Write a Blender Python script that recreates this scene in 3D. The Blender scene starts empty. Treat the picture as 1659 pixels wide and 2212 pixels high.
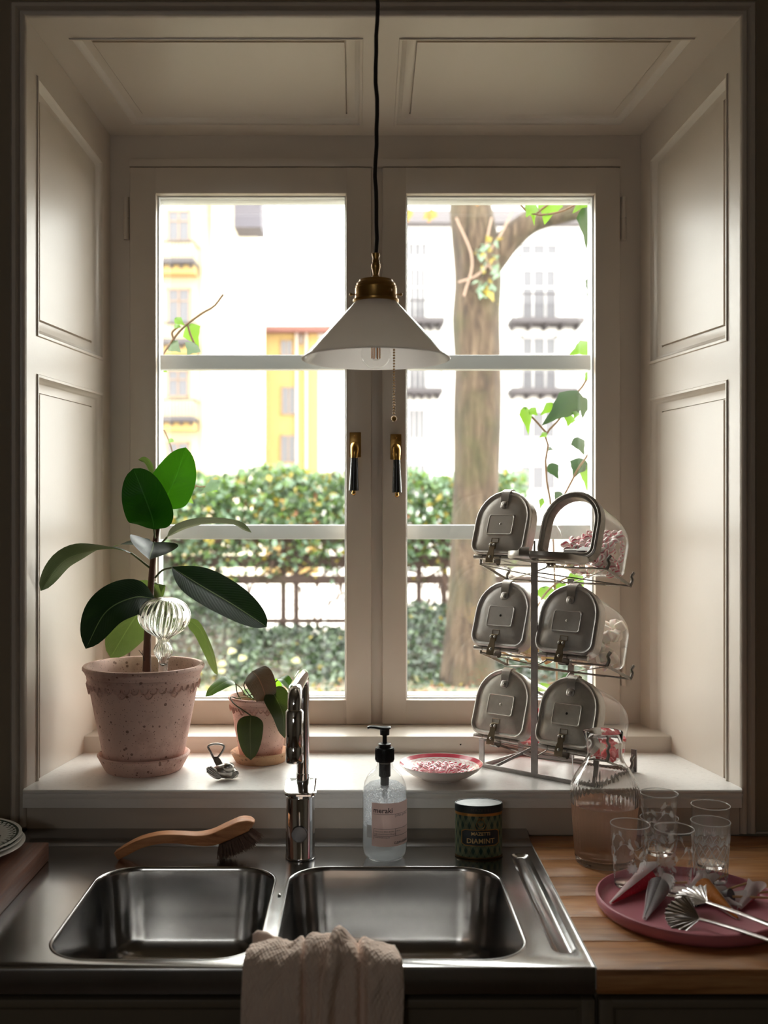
import bpy, bmesh, math, random
from mathutils import Vector, Matrix, noise

# ------------------------------------------------------------------ camera, sky, exposure
F, VX, HY = 2200.0, 775.0, 1106.0          # focal length and vanishing point of the photograph (1659 x 2212 frame)
ZC = 1.5486                                # lens height over the floor
SC = bpy.context.scene
COL = SC.collection
cam_data = bpy.data.cameras.new('camera')
cam_data.sensor_fit = 'VERTICAL'
cam_data.sensor_height = 36.0
cam_data.lens = F / 2212.0 * 36.0
cam_data.shift_x = (829.5 - VX) / 2212.0
cam_data.shift_y = 0.0
cam_data.clip_start = 0.05
cam_data.clip_end = 400
cam_data.dof.use_dof = True
cam_data.dof.focus_distance = 2.08
cam_data.dof.aperture_fstop = 3.5
cam = bpy.data.objects.new('camera', cam_data)
COL.objects.link(cam)
cam.location = (0, 0, ZC)
cam.rotation_euler = (math.pi / 2, 0, 0)
SC.camera = cam
SC.view_settings.view_transform = 'Standard'
SC.view_settings.look = 'None'
SC.view_settings.gamma = 1.0
SC.view_settings.use_curve_mapping = False
SC.view_settings.exposure = 0.2

world = bpy.data.worlds.new('overcast_sky')
SC.world = world
world.use_nodes = True
wn = world.node_tree.nodes
wn['Background'].inputs['Color'].default_value = (1.0, 0.985, 0.965, 1)
wn['Background'].inputs['Strength'].default_value = 11.5

portal = bpy.data.lights.new('window_portal', 'AREA')   # sampling guide for the daylight in the window opening
portal.shape = 'RECTANGLE'
portal.size, portal.size_y = 1.30, 1.42
portal.cycles.is_portal = True
po = bpy.data.objects.new('window_portal', portal)
COL.objects.link(po)
po.location = (0.045, 2.62, 1.70)
po.rotation_euler = (-math.pi / 2, 0, 0)
portal2 = bpy.data.lights.new('fill_window_portal', 'AREA')  # sampling guide for the opening added behind the camera
portal2.shape = 'RECTANGLE'
portal2.size, portal2.size_y = 0.54, 0.54
portal2.cycles.is_portal = True
po2 = bpy.data.objects.new('fill_window_portal', portal2)
COL.objects.link(po2)
po2.location = (-.93, -2.72, 2.28)
po2.rotation_euler = (math.pi / 2, 0, 0)
SC.cycles.max_bounces = 14
SC.cycles.diffuse_bounces = 7
SC.cycles.transparent_max_bounces = 24
SC.cycles.transmission_bounces = 12

# ------------------------------------------------------------------ helpers
RND = random.Random(11)
CT = 0.90                                  # worktop height
PI = math.pi

def P(px, py, Y):
    """world point that the photograph shows at pixel (px, py), at depth Y"""
    return Vector(((px - VX) * Y / F, Y, ZC - (py - HY) * Y / F))

def X_(px, Y): return (px - VX) * Y / F
def Z_(py, Y): return ZC - (py - HY) * Y / F

class MB:
    def __init__(s):
        s.v, s.f, s.uv, s.mi = [], [], {}, {}
        s.m = None
    def add(s, vs, fs, uvs=None, mi=0):
        o = len(s.v)
        for p in vs:
            p = Vector(p)
            s.v.append(s.m @ p if s.m else p)
        for i, q in enumerate(fs):
            if uvs: s.uv[len(s.f)] = uvs[i]
            if mi: s.mi[len(s.f)] = mi
            s.f.append(tuple(o + k for k in q))
        return s
    def box(s, x0, x1, y0, y1, z0, z1, b=0.0, mi=0):
        if b <= 0:
            vs = [(x0,y0,z0),(x1,y0,z0),(x1,y1,z0),(x0,y1,z0),(x0,y0,z1),(x1,y0,z1),(x1,y1,z1),(x0,y1,z1)]
            return s.add(vs, [(0,3,2,1),(4,5,6,7),(0,1,5,4),(1,2,6,5),(2,3,7,6),(3,0,4,7)], mi=mi)
        b = min(b, (x1-x0)*.45, (y1-y0)*.45, (z1-z0)*.45)
        bm = bmesh.new()
        bmesh.ops.create_cube(bm, size=1)
        for v in bm.verts:
            v.co = Vector(((x0+x1)/2 + v.co.x*(x1-x0), (y0+y1)/2 + v.co.y*(y1-y0), (z0+z1)/2 + v.co.z*(z1-z0)))
        bmesh.ops.bevel(bm, geom=bm.edges[:], offset=b, segments=2, profile=.5, affect='EDGES')
        return s.bm(bm, mi)
    def bm(s, bm, mi=0):
        bm.verts.index_update()
        s.add([v.co.copy() for v in bm.verts], [tuple(v.index for v in f.verts) for f in bm.faces], mi=mi)
        bm.free()
        return s
    def tube(s, pts, r, seg=10, cap=True, mi=0, sx=1.0, up=None):
        pts = [Vector(p) for p in pts]
        n = len(pts)
        rs = r if isinstance(r, (list, tuple)) else [r] * n
        tans = []
        for i in range(n):
            t = pts[min(i+1, n-1)] - pts[max(i-1, 0)]
            tans.append(t.normalized() if t.length > 1e-9 else Vector((0,0,1)))
        u = Vector(up) if up else (Vector((1,0,0)) if abs(tans[0].x) < .8 else Vector((0,1,0)))
        vs, fs = [], []
        for i in range(n):
            t = tans[i]
            u = (u - t * u.dot(t))
            u = u.normalized() if u.length > 1e-6 else t.orthogonal().normalized()
            w = t.cross(u)
            for k in range(seg):
                a = 2*PI*k/seg
                vs.append(pts[i] + (u*math.cos(a)*sx + w*math.sin(a)) * rs[i])
        for i in range(n-1):
            for k in range(seg):
                k2 = (k+1) % seg
                fs.append((i*seg+k, i*seg+k2, (i+1)*seg+k2, (i+1)*seg+k))
        if cap:
            fs.append(tuple(range(seg-1, -1, -1)))
            fs.append(tuple((n-1)*seg+k for k in range(seg)))
        return s.add(vs, fs, mi=mi)
    def lathe(s, prof, seg=48, c=(0,0,0), fl=None, mi=0, uvm=True):
        """prof: list of (radius, z); fl(theta, i) multiplies the radius"""
        n = len(prof)
        cum = [0.0]
        for i in range(1, n):
            cum.append(cum[-1] + math.hypot(prof[i][0]-prof[i-1][0], prof[i][1]-prof[i-1][1]))
        vs, fs, uvs = [], [], []
        for i, (r, z) in enumerate(prof):
            for k in range(seg):
                a = 2*PI*k/seg
                q = r * (fl(a, i) if fl else 1.0)
                vs.append((c[0]+q*math.cos(a), c[1]+q*math.sin(a), c[2]+z))
        for i in range(n-1):
            for k in range(seg):
                k2 = (k+1) % seg
                a, b, d, e = i*seg+k, i*seg+k2, (i+1)*seg+k2, (i+1)*seg+k
                fs.append((a, b, d, e))
                uvs.append([(k/seg, cum[i]), ((k+1)/seg, cum[i]), ((k+1)/seg, cum[i+1]), (k/seg, cum[i+1])])
        if prof[0][0] > 1e-5:
            fs.append(tuple(range(seg-1, -1, -1))); uvs.append([(0, cum[0])]*seg)
        if prof[-1][0] > 1e-5:
            fs.append(tuple((n-1)*seg+k for k in range(seg))); uvs.append([(0, cum[-1])]*seg)
        return s.add(vs, fs, uvs if uvm else None, mi=mi)
    def open(s):
        s.f = [q for q in s.f if len(q) == 4]; s.uv = {}
        return s
    def loft(s, loops, cap0=False, cap1=False, close=True, mi=0):
        n = len(loops[0])
        vs = [p for L in loops for p in L]
        fs = []
        for i in range(len(loops)-1):
            for k in range(n if close else n-1):
                k2 = (k+1) % n
                fs.append((i*n+k, i*n+k2, (i+1)*n+k2, (i+1)*n+k))
        if cap0: fs.append(tuple(range(n-1, -1, -1)))
        if cap1: fs.append(tuple((len(loops)-1)*n+k for k in range(n)))
        return s.add(vs, fs, mi=mi)
    def grid(s, fn, nu, nv, mi=0):
        vs = [fn(i/nu, j/nv) for j in range(nv+1) for i in range(nu+1)]
        fs, uvs = [], []
        for j in range(nv):
            for i in range(nu):
                a = j*(nu+1)+i
                fs.append((a, a+1, a+nu+2, a+nu+1))
                uvs.append([(i/nu,j/nv),((i+1)/nu,j/nv),((i+1)/nu,(j+1)/nv),(i/nu,(j+1)/nv)])
        return s.add(vs, fs, uvs, mi=mi)
    def ball(s, c, r, nu=12, nv=8, sc=(1,1,1), mi=0):
        prof = [(max(r*math.sin(PI*i/nv), 0.0), -r*math.cos(PI*i/nv)) for i in range(nv+1)]
        vs, fs = [], []
        for i, (q, z) in enumerate(prof):
            for k in range(nu):
                a = 2*PI*k/nu
                vs.append((c[0]+q*math.cos(a)*sc[0], c[1]+q*math.sin(a)*sc[1], c[2]+z*sc[2]))
        for i in range(nv):
            for k in range(nu):
                k2 = (k+1) % nu
                fs.append((i*nu+k, i*nu+k2, (i+1)*nu+k2, (i+1)*nu+k))
        return s.add(vs, fs, mi=mi)
    def mesh(s, name, mats, smooth=40):
        me = bpy.data.meshes.new(name)
        me.from_pydata([tuple(p) for p in s.v], [], s.f)
        if s.uv:
            ul = me.uv_layers.new(name='UVMap')
            for pi, poly in enumerate(me.polygons):
                if pi in s.uv:
                    for li, uv in zip(poly.loop_indices, s.uv[pi]):
                        ul.data[li].uv = uv
        if not isinstance(mats, (list, tuple)): mats = [mats]
        for m in mats: me.materials.append(m)
        if s.mi:
            for pi, k in s.mi.items(): me.polygons[pi].material_index = k
        bm = bmesh.new(); bm.from_mesh(me)
        bmesh.ops.remove_doubles(bm, verts=bm.verts[:], dist=1e-6)
        bm.to_mesh(me); bm.free()
        if smooth:
            me.polygons.foreach_set('use_smooth', [True]*len(me.polygons))
            me.set_sharp_from_angle(angle=math.radians(smooth))
        me.update()
        return me

def ob(name, mb, mat, parent=None, smooth=40, label=None, loc=None, rot=None):
    me = mb if isinstance(mb, bpy.types.Mesh) else mb.mesh(name, mat, smooth)
    o = bpy.data.objects.new(name, me)
    COL.objects.link(o)
    if parent: o.parent = parent
    if label: o['label'] = label
    if loc: o.location = loc
    if rot: o.rotation_euler = rot
    return o

def thing(name, label, cat, loc=(0,0,0), rot=(0,0,0), group=None, kind=None):
    o = bpy.data.objects.new(name, None)
    o.empty_display_size = .02
    COL.objects.link(o)
    o.location = loc
    o.rotation_euler = rot
    return tag(o, label, cat, group, kind)

def tag(o, label, cat, group=None, kind=None):
    o['label'] = label
    o['category'] = cat
    if group: o['group'] = group
    if kind: o['kind'] = kind
    return o

def copy_tree(o, parent=None):
    c = o.copy()
    COL.objects.link(c)
    c.parent = parent
    for ch in list(o.children):
        copy_tree(ch, c)
    return c

def lerp(a, b, t): return a + (b-a)*t

def spline(pts, n):
    """Catmull-Rom through pts, n+1 samples"""
    pts = [Vector(p) for p in pts]
    q = [pts[0]*2-pts[1]] + pts + [pts[-1]*2-pts[-2]]
    out = []
    m = len(pts)-1
    for i in range(n+1):
        t = i/n*m
        k = min(int(t), m-1)
        t -= k
        a, b, c, d = q[k:k+4]
        out.append(.5*((2*b)+(c-a)*t+(2*a-5*b+4*c-d)*t*t+(3*b-a-3*c+d)*t*t*t))
    return out

def rrect(x0, x1, y0, y1, r, z, n=8):
    """rounded rectangle loop, counter clockwise"""
    out = []
    for cx, cy, a0 in ((x1-r, y1-r, 0), (x0+r, y1-r, PI/2), (x0+r, y0+r, PI), (x1-r, y0+r, 1.5*PI)):
        for k in range(n+1):
            a = a0 + PI/2*k/n
            out.append(Vector((cx+r*math.cos(a), cy+r*math.sin(a), z)))
    return out

def fill(loops):
    """flat polygon with holes -> verts, faces"""
    bm = bmesh.new()
    for L in loops:
        vs = [bm.verts.new(p) for p in L]
        for i in range(len(vs)):
            bm.edges.new((vs[i], vs[(i+1) % len(vs)]))
    bmesh.ops.triangle_fill(bm, edges=bm.edges[:], use_beauty=True)
    bmesh.ops.recalc_face_normals(bm, faces=bm.faces[:])
    bm.verts.index_update()
    v = [x.co.copy() for x in bm.verts]
    f = [tuple(x.index for x in q.verts) for q in bm.faces]
    bm.free()
    return v, f

_txt = {}
def text_geo(txt, size, align='LEFT', extrude=0.0, bold=0.0, shear=0.0, space=1.0):
    cu = bpy.data.curves.new('lettering', 'FONT')
    cu.body = txt
    cu.size = size
    cu.align_x = align
    cu.resolution_u = 2
    cu.offset = bold
    cu.extrude = extrude
    cu.shear = shear
    cu.space_character = space
    o = bpy.data.objects.new('lettering_tmp', cu)
    COL.objects.link(o)
    dg = bpy.context.evaluated_depsgraph_get()
    dg.update()
    me = bpy.data.meshes.new_from_object(o.evaluated_get(dg))
    v = [x.co.copy() for x in me.vertices]
    f = [tuple(p.vertices) for p in me.polygons]
    bpy.data.objects.remove(o)
    bpy.data.curves.remove(cu)
    bpy.data.meshes.remove(me)
    return v, f

# ------------------------------------------------------------------ materials
class N:
    """tiny node helper"""
    def __init__(s, name):
        s.mat = bpy.data.materials.new(name)
        s.mat.use_nodes = True
        s.t = s.mat.node_tree
        s.bs = s.t.nodes['Principled BSDF']
        s.out = s.t.nodes['Material Output']
    def n(s, typ, **kw):
        x = s.t.nodes.new(typ)
        for k, v in kw.items():
            if k in x.inputs: x.inputs[k].default_value = v
            else: setattr(x, k, v)
        return x
    def l(s, a, b): s.t.links.new(a, b)
    def coord(s, scale=(1,1,1), out='Object', rot=(0,0,0)):
        tc = s.n('ShaderNodeTexCoord')
        mp = s.n('ShaderNodeMapping')
        mp.inputs['Scale'].default_value = scale
        mp.inputs['Rotation'].default_value = rot
        s.l(tc.outputs[out], mp.inputs['Vector'])
        return mp.outputs['Vector']
    def noise(s, vec, scale, detail=4, rough=.55, dist=0.0):
        x = s.n('ShaderNodeTexNoise')
        x.inputs['Scale'].default_value = scale
        x.inputs['Detail'].default_value = detail
        x.inputs['Roughness'].default_value = rough
        x.inputs['Distortion'].default_value = dist
        s.l(vec, x.inputs['Vector'])
        return x.outputs['Fac']
    def ramp(s, fac, stops):
        x = s.n('ShaderNodeValToRGB')
        cr = x.color_ramp
        while len(cr.elements) < len(stops): cr.elements.new(.5)
        for e, (p, c) in zip(cr.elements, stops):
            e.position = p
            e.color = (c[0], c[1], c[2], 1) if isinstance(c, (tuple, list)) else (c, c, c, 1)
        s.l(fac, x.inputs['Fac'])
        return x.outputs['Color']
    def mix(s, fac, a, b, mode='MIX'):
        x = s.n('ShaderNodeMix', data_type='RGBA', blend_type=mode)
        for sock, val in ((x.inputs[0], fac), (x.inputs[6], a), (x.inputs[7], b)):
            if hasattr(val, 'is_output'): s.l(val, sock)
            elif isinstance(val, (tuple, list)): sock.default_value = (val[0], val[1], val[2], 1)
            else: sock.default_value = val
        return x.outputs[2]
    def math(s, op, a, b=0.0, c=0.0):
        x = s.n('ShaderNodeMath', operation=op)
        for sock, val in zip(x.inputs, (a, b, c)):
            if hasattr(val, 'is_output'): s.l(val, sock)
            else: sock.default_value = val
        return x.outputs[0]
    def bump(s, h, strength=.2, dist=.001):
        x = s.n('ShaderNodeBump')
        x.inputs['Strength'].default_value = strength
        x.inputs['Distance'].default_value = dist
        s.l(h, x.inputs['Height'])
        s.l(x.outputs['Normal'], s.bs.inputs['Normal'])
        return x.outputs['Normal']
    def set(s, **kw):
        for k, v in kw.items():
            i = s.bs.inputs[k.replace('_', ' ')]
            if hasattr(v, 'is_output'): s.l(v, i)
            elif isinstance(v, (tuple, list)): i.default_value = (v[0], v[1], v[2], 1)
            else: i.default_value = v
        return s

def srgb(r, g, b):
    def f(c):
        c /= 255
        return c/12.92 if c <= .04045 else ((c+.055)/1.055)**2.4
    return (f(r), f(g), f(b))

def plain(name, col, rough=.5, metal=0.0, var=.08, scale=20, bump=0.0, bscale=200, stretch=(1,1,1), **kw):
    m = N(name)
    v = m.coord(stretch)
    fac = m.noise(v, scale)
    a = tuple(c*(1-var) for c in col)
    b = tuple(min(1, c*(1+var)) for c in col)
    m.set(Base_Color=m.mix(fac, a, b), Roughness=rough, Metallic=metal, **kw)
    if bump: m.bump(m.noise(m.coord(stretch), bscale, 3), bump)
    return m.mat

def painted(name, col, rough=.35, grain=(1,1,1), bump=.12):
    """brush painted woodwork"""
    m = N(name)
    big = m.noise(m.coord(), 2.3, 3)
    fine = m.noise(m.coord(grain), 60, 5)
    c = m.mix(big, tuple(x*.95 for x in col), tuple(min(1, x*1.04) for x in col))
    m.set(Base_Color=c, Roughness=m.ramp(fine, [(.3, rough-.05), (.7, rough+.08)]))
    m.bump(fine, bump, .0012)
    return m.mat

def pane_mat(name, tint=(.97,.98,.97), haze=0.0, gloss=1.0):
    """thin clear sheet: passes light straight on, mirrors by fresnel"""
    m = N(name)
    tr = m.n('ShaderNodeBsdfTransparent', Color=(*tint, 1))
    gl = m.n('ShaderNodeBsdfGlossy', Roughness=.02)
    fr = m.n('ShaderNodeLayerWeight', Blend=.5)
    mx = m.n('ShaderNodeMixShader')
    m.l(m.math('MULTIPLY', m.math('ADD', .04, m.math('MULTIPLY', m.math('POWER', fr.outputs['Facing'], 5.0), .8)), gloss), mx.inputs[0])
    m.l(tr.outputs[0], mx.inputs[1]); m.l(gl.outputs[0], mx.inputs[2])
    last = mx.outputs[0]
    if haze:
        df = m.n('ShaderNodeBsdfTranslucent', Color=(.9,.9,.88,1))
        d2 = m.n('ShaderNodeBsdfDiffuse', Color=(.9,.9,.88,1))
        ad = m.n('ShaderNodeMixShader', Fac=.5)
        m.l(df.outputs[0], ad.inputs[1]); m.l(d2.outputs[0], ad.inputs[2])
        m2 = m.n('ShaderNodeMixShader')
        nz = m.noise(m.coord((1,1,1)), 14, 5, .6, 1.0)
        m.l(m.math('MULTIPLY', nz, haze*2), m2.inputs[0])
        m.l(last, m2.inputs[1]); m.l(ad.outputs[0], m2.inputs[2])
        last = m2.outputs[0]
    m.l(last, m.out.inputs['Surface'])
    return m.mat

def glass_mat(name, col=(1,1,1), ior=1.45, rough=0.0):
    m = N(name)
    m.set(Base_Color=col, Roughness=rough, IOR=ior, Transmission_Weight=1.0)
    return m.mat

def leaf_mat(name, top, under, trans, rough=.3, mixf=.3, veins=0.0, spec=.5):
    m = N(name)
    geo = m.n('ShaderNodeNewGeometry')
    nz = m.noise(m.coord(), 35, 4)
    t = m.mix(nz, tuple(c*.8 for c in top), tuple(c*1.2 for c in top))
    u = m.mix(nz, tuple(c*.88 for c in under), tuple(c*1.1 for c in under))
    c = m.mix(geo.outputs['Backfacing'], t, u)
    r = m.mix(geo.outputs['Backfacing'], (rough,)*3, (.55,)*3)
    if veins:
        tc = m.n('ShaderNodeTexCoord')
        sp = m.n('ShaderNodeSeparateXYZ')
        m.l(tc.outputs['UV'], sp.inputs[0])
        ax = m.math('ABSOLUTE', m.math('SUBTRACT', sp.outputs[0], .5))
        mid = m.math('LESS_THAN', ax, .014)
        c = m.mix(m.math('MULTIPLY', mid, .75), c, tuple(min(1, x*1.6+.05) for x in under))
        w = m.math('SINE', m.math('MULTIPLY', m.math('SUBTRACT', sp.outputs[1], m.math('MULTIPLY', ax, .55)), 150.0))
        m.bump(m.math('ADD', w, m.math('MULTIPLY', mid, -3.0)), veins, .0006)
    m.set(Base_Color=c, Roughness=r, Specular_IOR_Level=spec)
    tl = m.n('ShaderNodeBsdfTranslucent', Color=(*trans, 1))
    mx = m.n('ShaderNodeMixShader', Fac=mixf)
    m.l(m.bs.outputs[0], mx.inputs[1]); m.l(tl.outputs[0], mx.inputs[2])
    m.l(mx.outputs[0], m.out.inputs['Surface'])
    return m.mat

def wood_mat(name, a, b, c, along='X', rough=.45, scale=1.0, coat=0.0):
    m = N(name)
    st = {'X': (1.2, 14, 14), 'Y': (14, 1.2, 14), 'Z': (14, 14, 1.2)}[along]
    oi = m.n('ShaderNodeObjectInfo')
    tc = m.n('ShaderNodeTexCoord')
    ad = m.n('ShaderNodeVectorMath', operation='ADD')
    m.l(tc.outputs['Object'], ad.inputs[0])
    cb = m.n('ShaderNodeCombineXYZ')
    m.l(m.math('MULTIPLY', oi.outputs['Random'], 7.0), cb.inputs[0])
    m.l(m.math('MULTIPLY', oi.outputs['Random'], 13.0), cb.inputs[1])
    m.l(m.math('MULTIPLY', oi.outputs['Random'], 5.0), cb.inputs[2])
    m.l(cb.outputs[0], ad.inputs[1])
    mp = m.n('ShaderNodeMapping')
    mp.inputs['Scale'].default_value = tuple(x*scale for x in st)
    m.l(ad.outputs[0], mp.inputs['Vector'])
    v = mp.outputs['Vector']
    n1 = m.noise(v, 3.0, 5, .6, .6)
    n2 = m.noise(v, 16.0, 4, .6, .2)
    f = m.math('ADD', m.math('MULTIPLY', n1, .7), m.math('MULTIPLY', n2, .3))
    base = m.ramp(f, [(.34, a), (.5, b), (.66, c)])
    hs = m.n('ShaderNodeHueSaturation')
    m.l(base, hs.inputs['Color'])
    m.l(m.math('ADD', .82, m.math('MULTIPLY', oi.outputs['Random'], .34)), hs.inputs['Value'])
    m.set(Base_Color=hs.outputs[0], Roughness=m.ramp(n2, [(.3, rough-.06), (.7, rough+.1)]), Coat_Weight=coat)
    m.bump(f, .1, .001)
    return m.mat

WALL = painted('greige_wall_paint', srgb(150,134,112), .6, (1,1,1), .06)
TRIM = painted('warm_greige_gloss_paint', srgb(206,194,181), .34, (14,14,1), .1)
TRIMX = painted('warm_greige_paint_brushed_sideways', srgb(206,194,181), .34, (1,14,14), .1)
SILLP = painted('white_sill_paint', srgb(238,234,230), .3, (1,10,10), .08)
OUTP = painted('white_outer_casement_paint', srgb(212,214,214), .4, (1,8,8), .08)
PANE = pane_mat('window_glass')
BRASS = plain('aged_brass', srgb(186,142,74), .26, 1.0, .2, 30)
BRASSD = plain('darker_brass', srgb(178,138,76), .30, .78, .25, 30)
BLACKP = plain('black_plastic', (.012,.012,.013), .35, 0, .1)
EBONY = plain('black_handle_grip', (.01,.01,.01), .3, 0, .2, 60)
CHROME = plain('chrome', (.86,.86,.88), .05, 1.0, .02)
DARKGAP = plain('dark_gap', (.02,.017,.014), .9)
CABIN = painted('greige_cabinet_paint', srgb(120,108,92), .45, (10,10,1), .08)
CLEAR = glass_mat('clear_glass')
SOIL = plain('potting_soil', (.045,.028,.018), .95, 0, .5, 90, .8, 120)

def steel_mat():
    m = N('brushed_stainless_steel')
    v = m.coord((1, 1, 1))
    big = m.noise(v, 7, 4)
    scr = m.noise(m.coord((3, 60, 20)), 30, 4, .7)
    m.set(Base_Color=m.mix(big, (.40,.39,.385), (.47,.46,.455)), Metallic=1.0,
          Roughness=m.ramp(big, [(.3, .17), (.7, .22)]))
    return m.mat
STEEL = steel_mat()
TIN = plain('dull_tinplate', (.46,.43,.40), .36, 1.0, .22, 60, .12, 300)
TIND = plain('dark_worn_steel', (.26,.235,.21), .42, 1.0, .35, 90, .2, 300)
BRONZE = plain('bronzed_latch_steel', (.30,.235,.16), .33, 1.0, .3, 60)
RACKM = plain('grey_rack_steel', (.34,.32,.31), .45, .85, .25, 80, .15, 250)
TINHOLE = plain('pale_rivet', (.8,.76,.7), .4, 1.0)

def terracotta(name, base, dark, stain):
    m = N(name)
    v = m.coord()
    vo = m.n('ShaderNodeTexVoronoi', Scale=95.0)
    m.l(v, vo.inputs['Vector'])
    vo.inputs['Randomness'].default_value = 1.0
    wn_ = m.n('ShaderNodeTexWhiteNoise')
    m.l(vo.outputs['Position'], wn_.inputs['Vector'])
    keep = m.math('GREATER_THAN', wn_.outputs['Value'], .72)
    rad = m.math('MULTIPLY', m.math('SUBTRACT', wn_.outputs['Value'], .72), .9)
    spot = m.math('MULTIPLY', m.math('LESS_THAN', vo.outputs['Distance'], m.math('ADD', rad, .08)), keep)
    vs = m.n('ShaderNodeTexVoronoi', Scale=230.0)
    m.l(v, vs.inputs['Vector'])
    w2 = m.n('ShaderNodeTexWhiteNoise'); m.l(vs.outputs['Position'], w2.inputs['Vector'])
    sp2 = m.math('MULTIPLY', m.math('LESS_THAN', vs.outputs['Distance'], .22), m.math('GREATER_THAN', w2.outputs['Value'], .6))
    bigs = m.noise(v, 9, 5, .65)
    c = m.mix(m.noise(v, 25, 4), tuple(x*.92 for x in base), tuple(min(1, x*1.06) for x in base))
    c = m.mix(m.ramp(bigs, [(.5, 0), (.68, .6)]), c, stain)
    c = m.mix(m.math('MULTIPLY', m.math('MAXIMUM', spot, sp2), .75), c, dark)
    m.set(Base_Color=c, Roughness=.85)
    m.bump(m.math('ADD', m.noise(v, 150, 4), m.math('MULTIPLY', spot, -1.0)), .25, .001)
    return m.mat
TERRA = terracotta('pale_speckled_terracotta', srgb(222,188,176), srgb(110,72,60), srgb(160,112,98))
TERRA2 = terracotta('pink_terracotta', srgb(222,180,166), srgb(130,88,74), srgb(170,116,98))
TERRAR = terracotta('raw_red_terracotta', srgb(176,120,100), srgb(110,70,55), srgb(190,140,118))
TERRAS = terracotta('sandy_terracotta', srgb(190,146,112), srgb(120,84,60), srgb(206,170,130))

# ================================================================== room shell
YW, YF, YB = 2.06, 2.045, 2.475            # wall face, front of the niche, window frame face
ZS = ZC - .552                             # sill top
def XL(Y): return -.666 + .1465*(Y-2.05)
def XR(Y): return .764 - .186*(Y-2.05)
def ZT(Y): return ZC + .991 - .179*(Y-2.05)

def struct(name, mb, mat, label, cat, smooth=40):
    o = ob(name, mb, mat, None, smooth)
    return tag(o, label, cat, None, 'structure')

RX0, RX1, RY0, RZ = -1.75, 1.75, -2.6, 2.75
FLOORW = wood_mat('oak_floor', srgb(60,44,30), srgb(80,58,40), srgb(92,70,50), 'Y', .4)
PLAST = painted('room_plaster', srgb(150,138,122), .6)
struct('floor', MB().box(RX0, RX1, RY0, YW, -.1, 0), FLOORW, 'oak plank floor of the kitchen', 'floor')
struct('ceiling', MB().box(RX0, RX1, RY0, YW, RZ, RZ+.1), PLAST, 'kitchen ceiling above the lamp cord', 'ceiling')
struct('wall_left', MB().box(RX0-.1, RX0, RY0, YW, 0, RZ), PLAST, 'plain kitchen wall at the left of the room', 'wall')
struct('wall_right', MB().box(RX1, RX1+.1, RY0, YW, 0, RZ), PLAST, 'plain kitchen wall at the right of the room', 'wall')
wb = MB()
wb.box(RX0-.1, -1.19, RY0-.1, RY0, 0, RZ).box(-.67, RX1+.1, RY0-.1, RY0, 0, RZ)
wb.box(-1.19, -.67, RY0-.1, RY0, 0, 2.02).box(-1.19, -.67, RY0-.1, RY0, 2.54, RZ)
struct('wall_back', wb, PLAST, 'plain kitchen wall facing the sink window, with a high opening added for light', 'wall')
w2 = thing('fill_window', 'unseen high window added to light the room, in the wall facing the sink', 'window', (0, 0, 0), kind='structure')  # unseen window, added to light the front faces of things
m = MB()
for q in ((-1.19, -1.15, 2.02, 2.54), (-.71, -.67, 2.02, 2.54), (-1.15, -.71, 2.02, 2.06), (-1.15, -.71, 2.50, 2.54)): m.box(q[0], q[1], RY0-.07, RY0-.02, q[2], q[3])
ob('frame', m, TRIM, w2)
ob('pane', MB().box(-1.16, -.70, RY0-.05, RY0-.047, 2.05, 2.51), PANE, w2, 0)
w = MB()
w.box(RX0-.1, -.672, YW, 2.60, 0, RZ).box(.772, RX1+.1, YW, 2.60, 0, RZ)
w.box(-.672, .772, YW, 2.60, ZC+1.0, RZ).box(-.672, .772, YW, 2.60, 0, ZS-.05)
struct('wall_window', w, WALL, 'shadowed greige wall around the deep window niche', 'wall')

# ---- niche linings: flat board with sunk, fielded panels
def quad_inset(q, d):
    """q: 4 2D points (ccw); d: inset of each edge"""
    n = 4
    lines = []
    for i in range(n):
        a, b = Vector(q[i]), Vector(q[(i+1) % n])
        t = (b-a).normalized()
        nn = Vector((-t.y, t.x))
        lines.append((a + nn*d[i], t))
    out = []
    for i in range(n):
        p, r = lines[i-1]; q2, s2 = lines[i]
        cr = r.x*s2.y - r.y*s2.x
        k = ((q2-p).x*s2.y - (q2-p).y*s2.x)/cr
        out.append(p + r*k)
    return out

PROF = [(0, 0), (.002, .003), (.007, .003), (.010, -.002), (.014, -.004), (.017, -.009), (.019, -.010), (.036, -.010), (.0365, -.0135), (.0385, -.0135), (.0395, -.006)]
def panel(mb, q, mapf, keep=(1,1,1,1)):
    loops = []
    for ins, dep in PROF:
        loops.append([mapf(p.x, p.y, dep) for p in quad_inset(q, [ins*k for k in keep])])
    mb.loft(loops, cap1=True)

def board(mb, q, mapf):
    mb.add([mapf(x, y, 0) for x, y in q], [(0, 1, 2, 3)])

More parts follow.
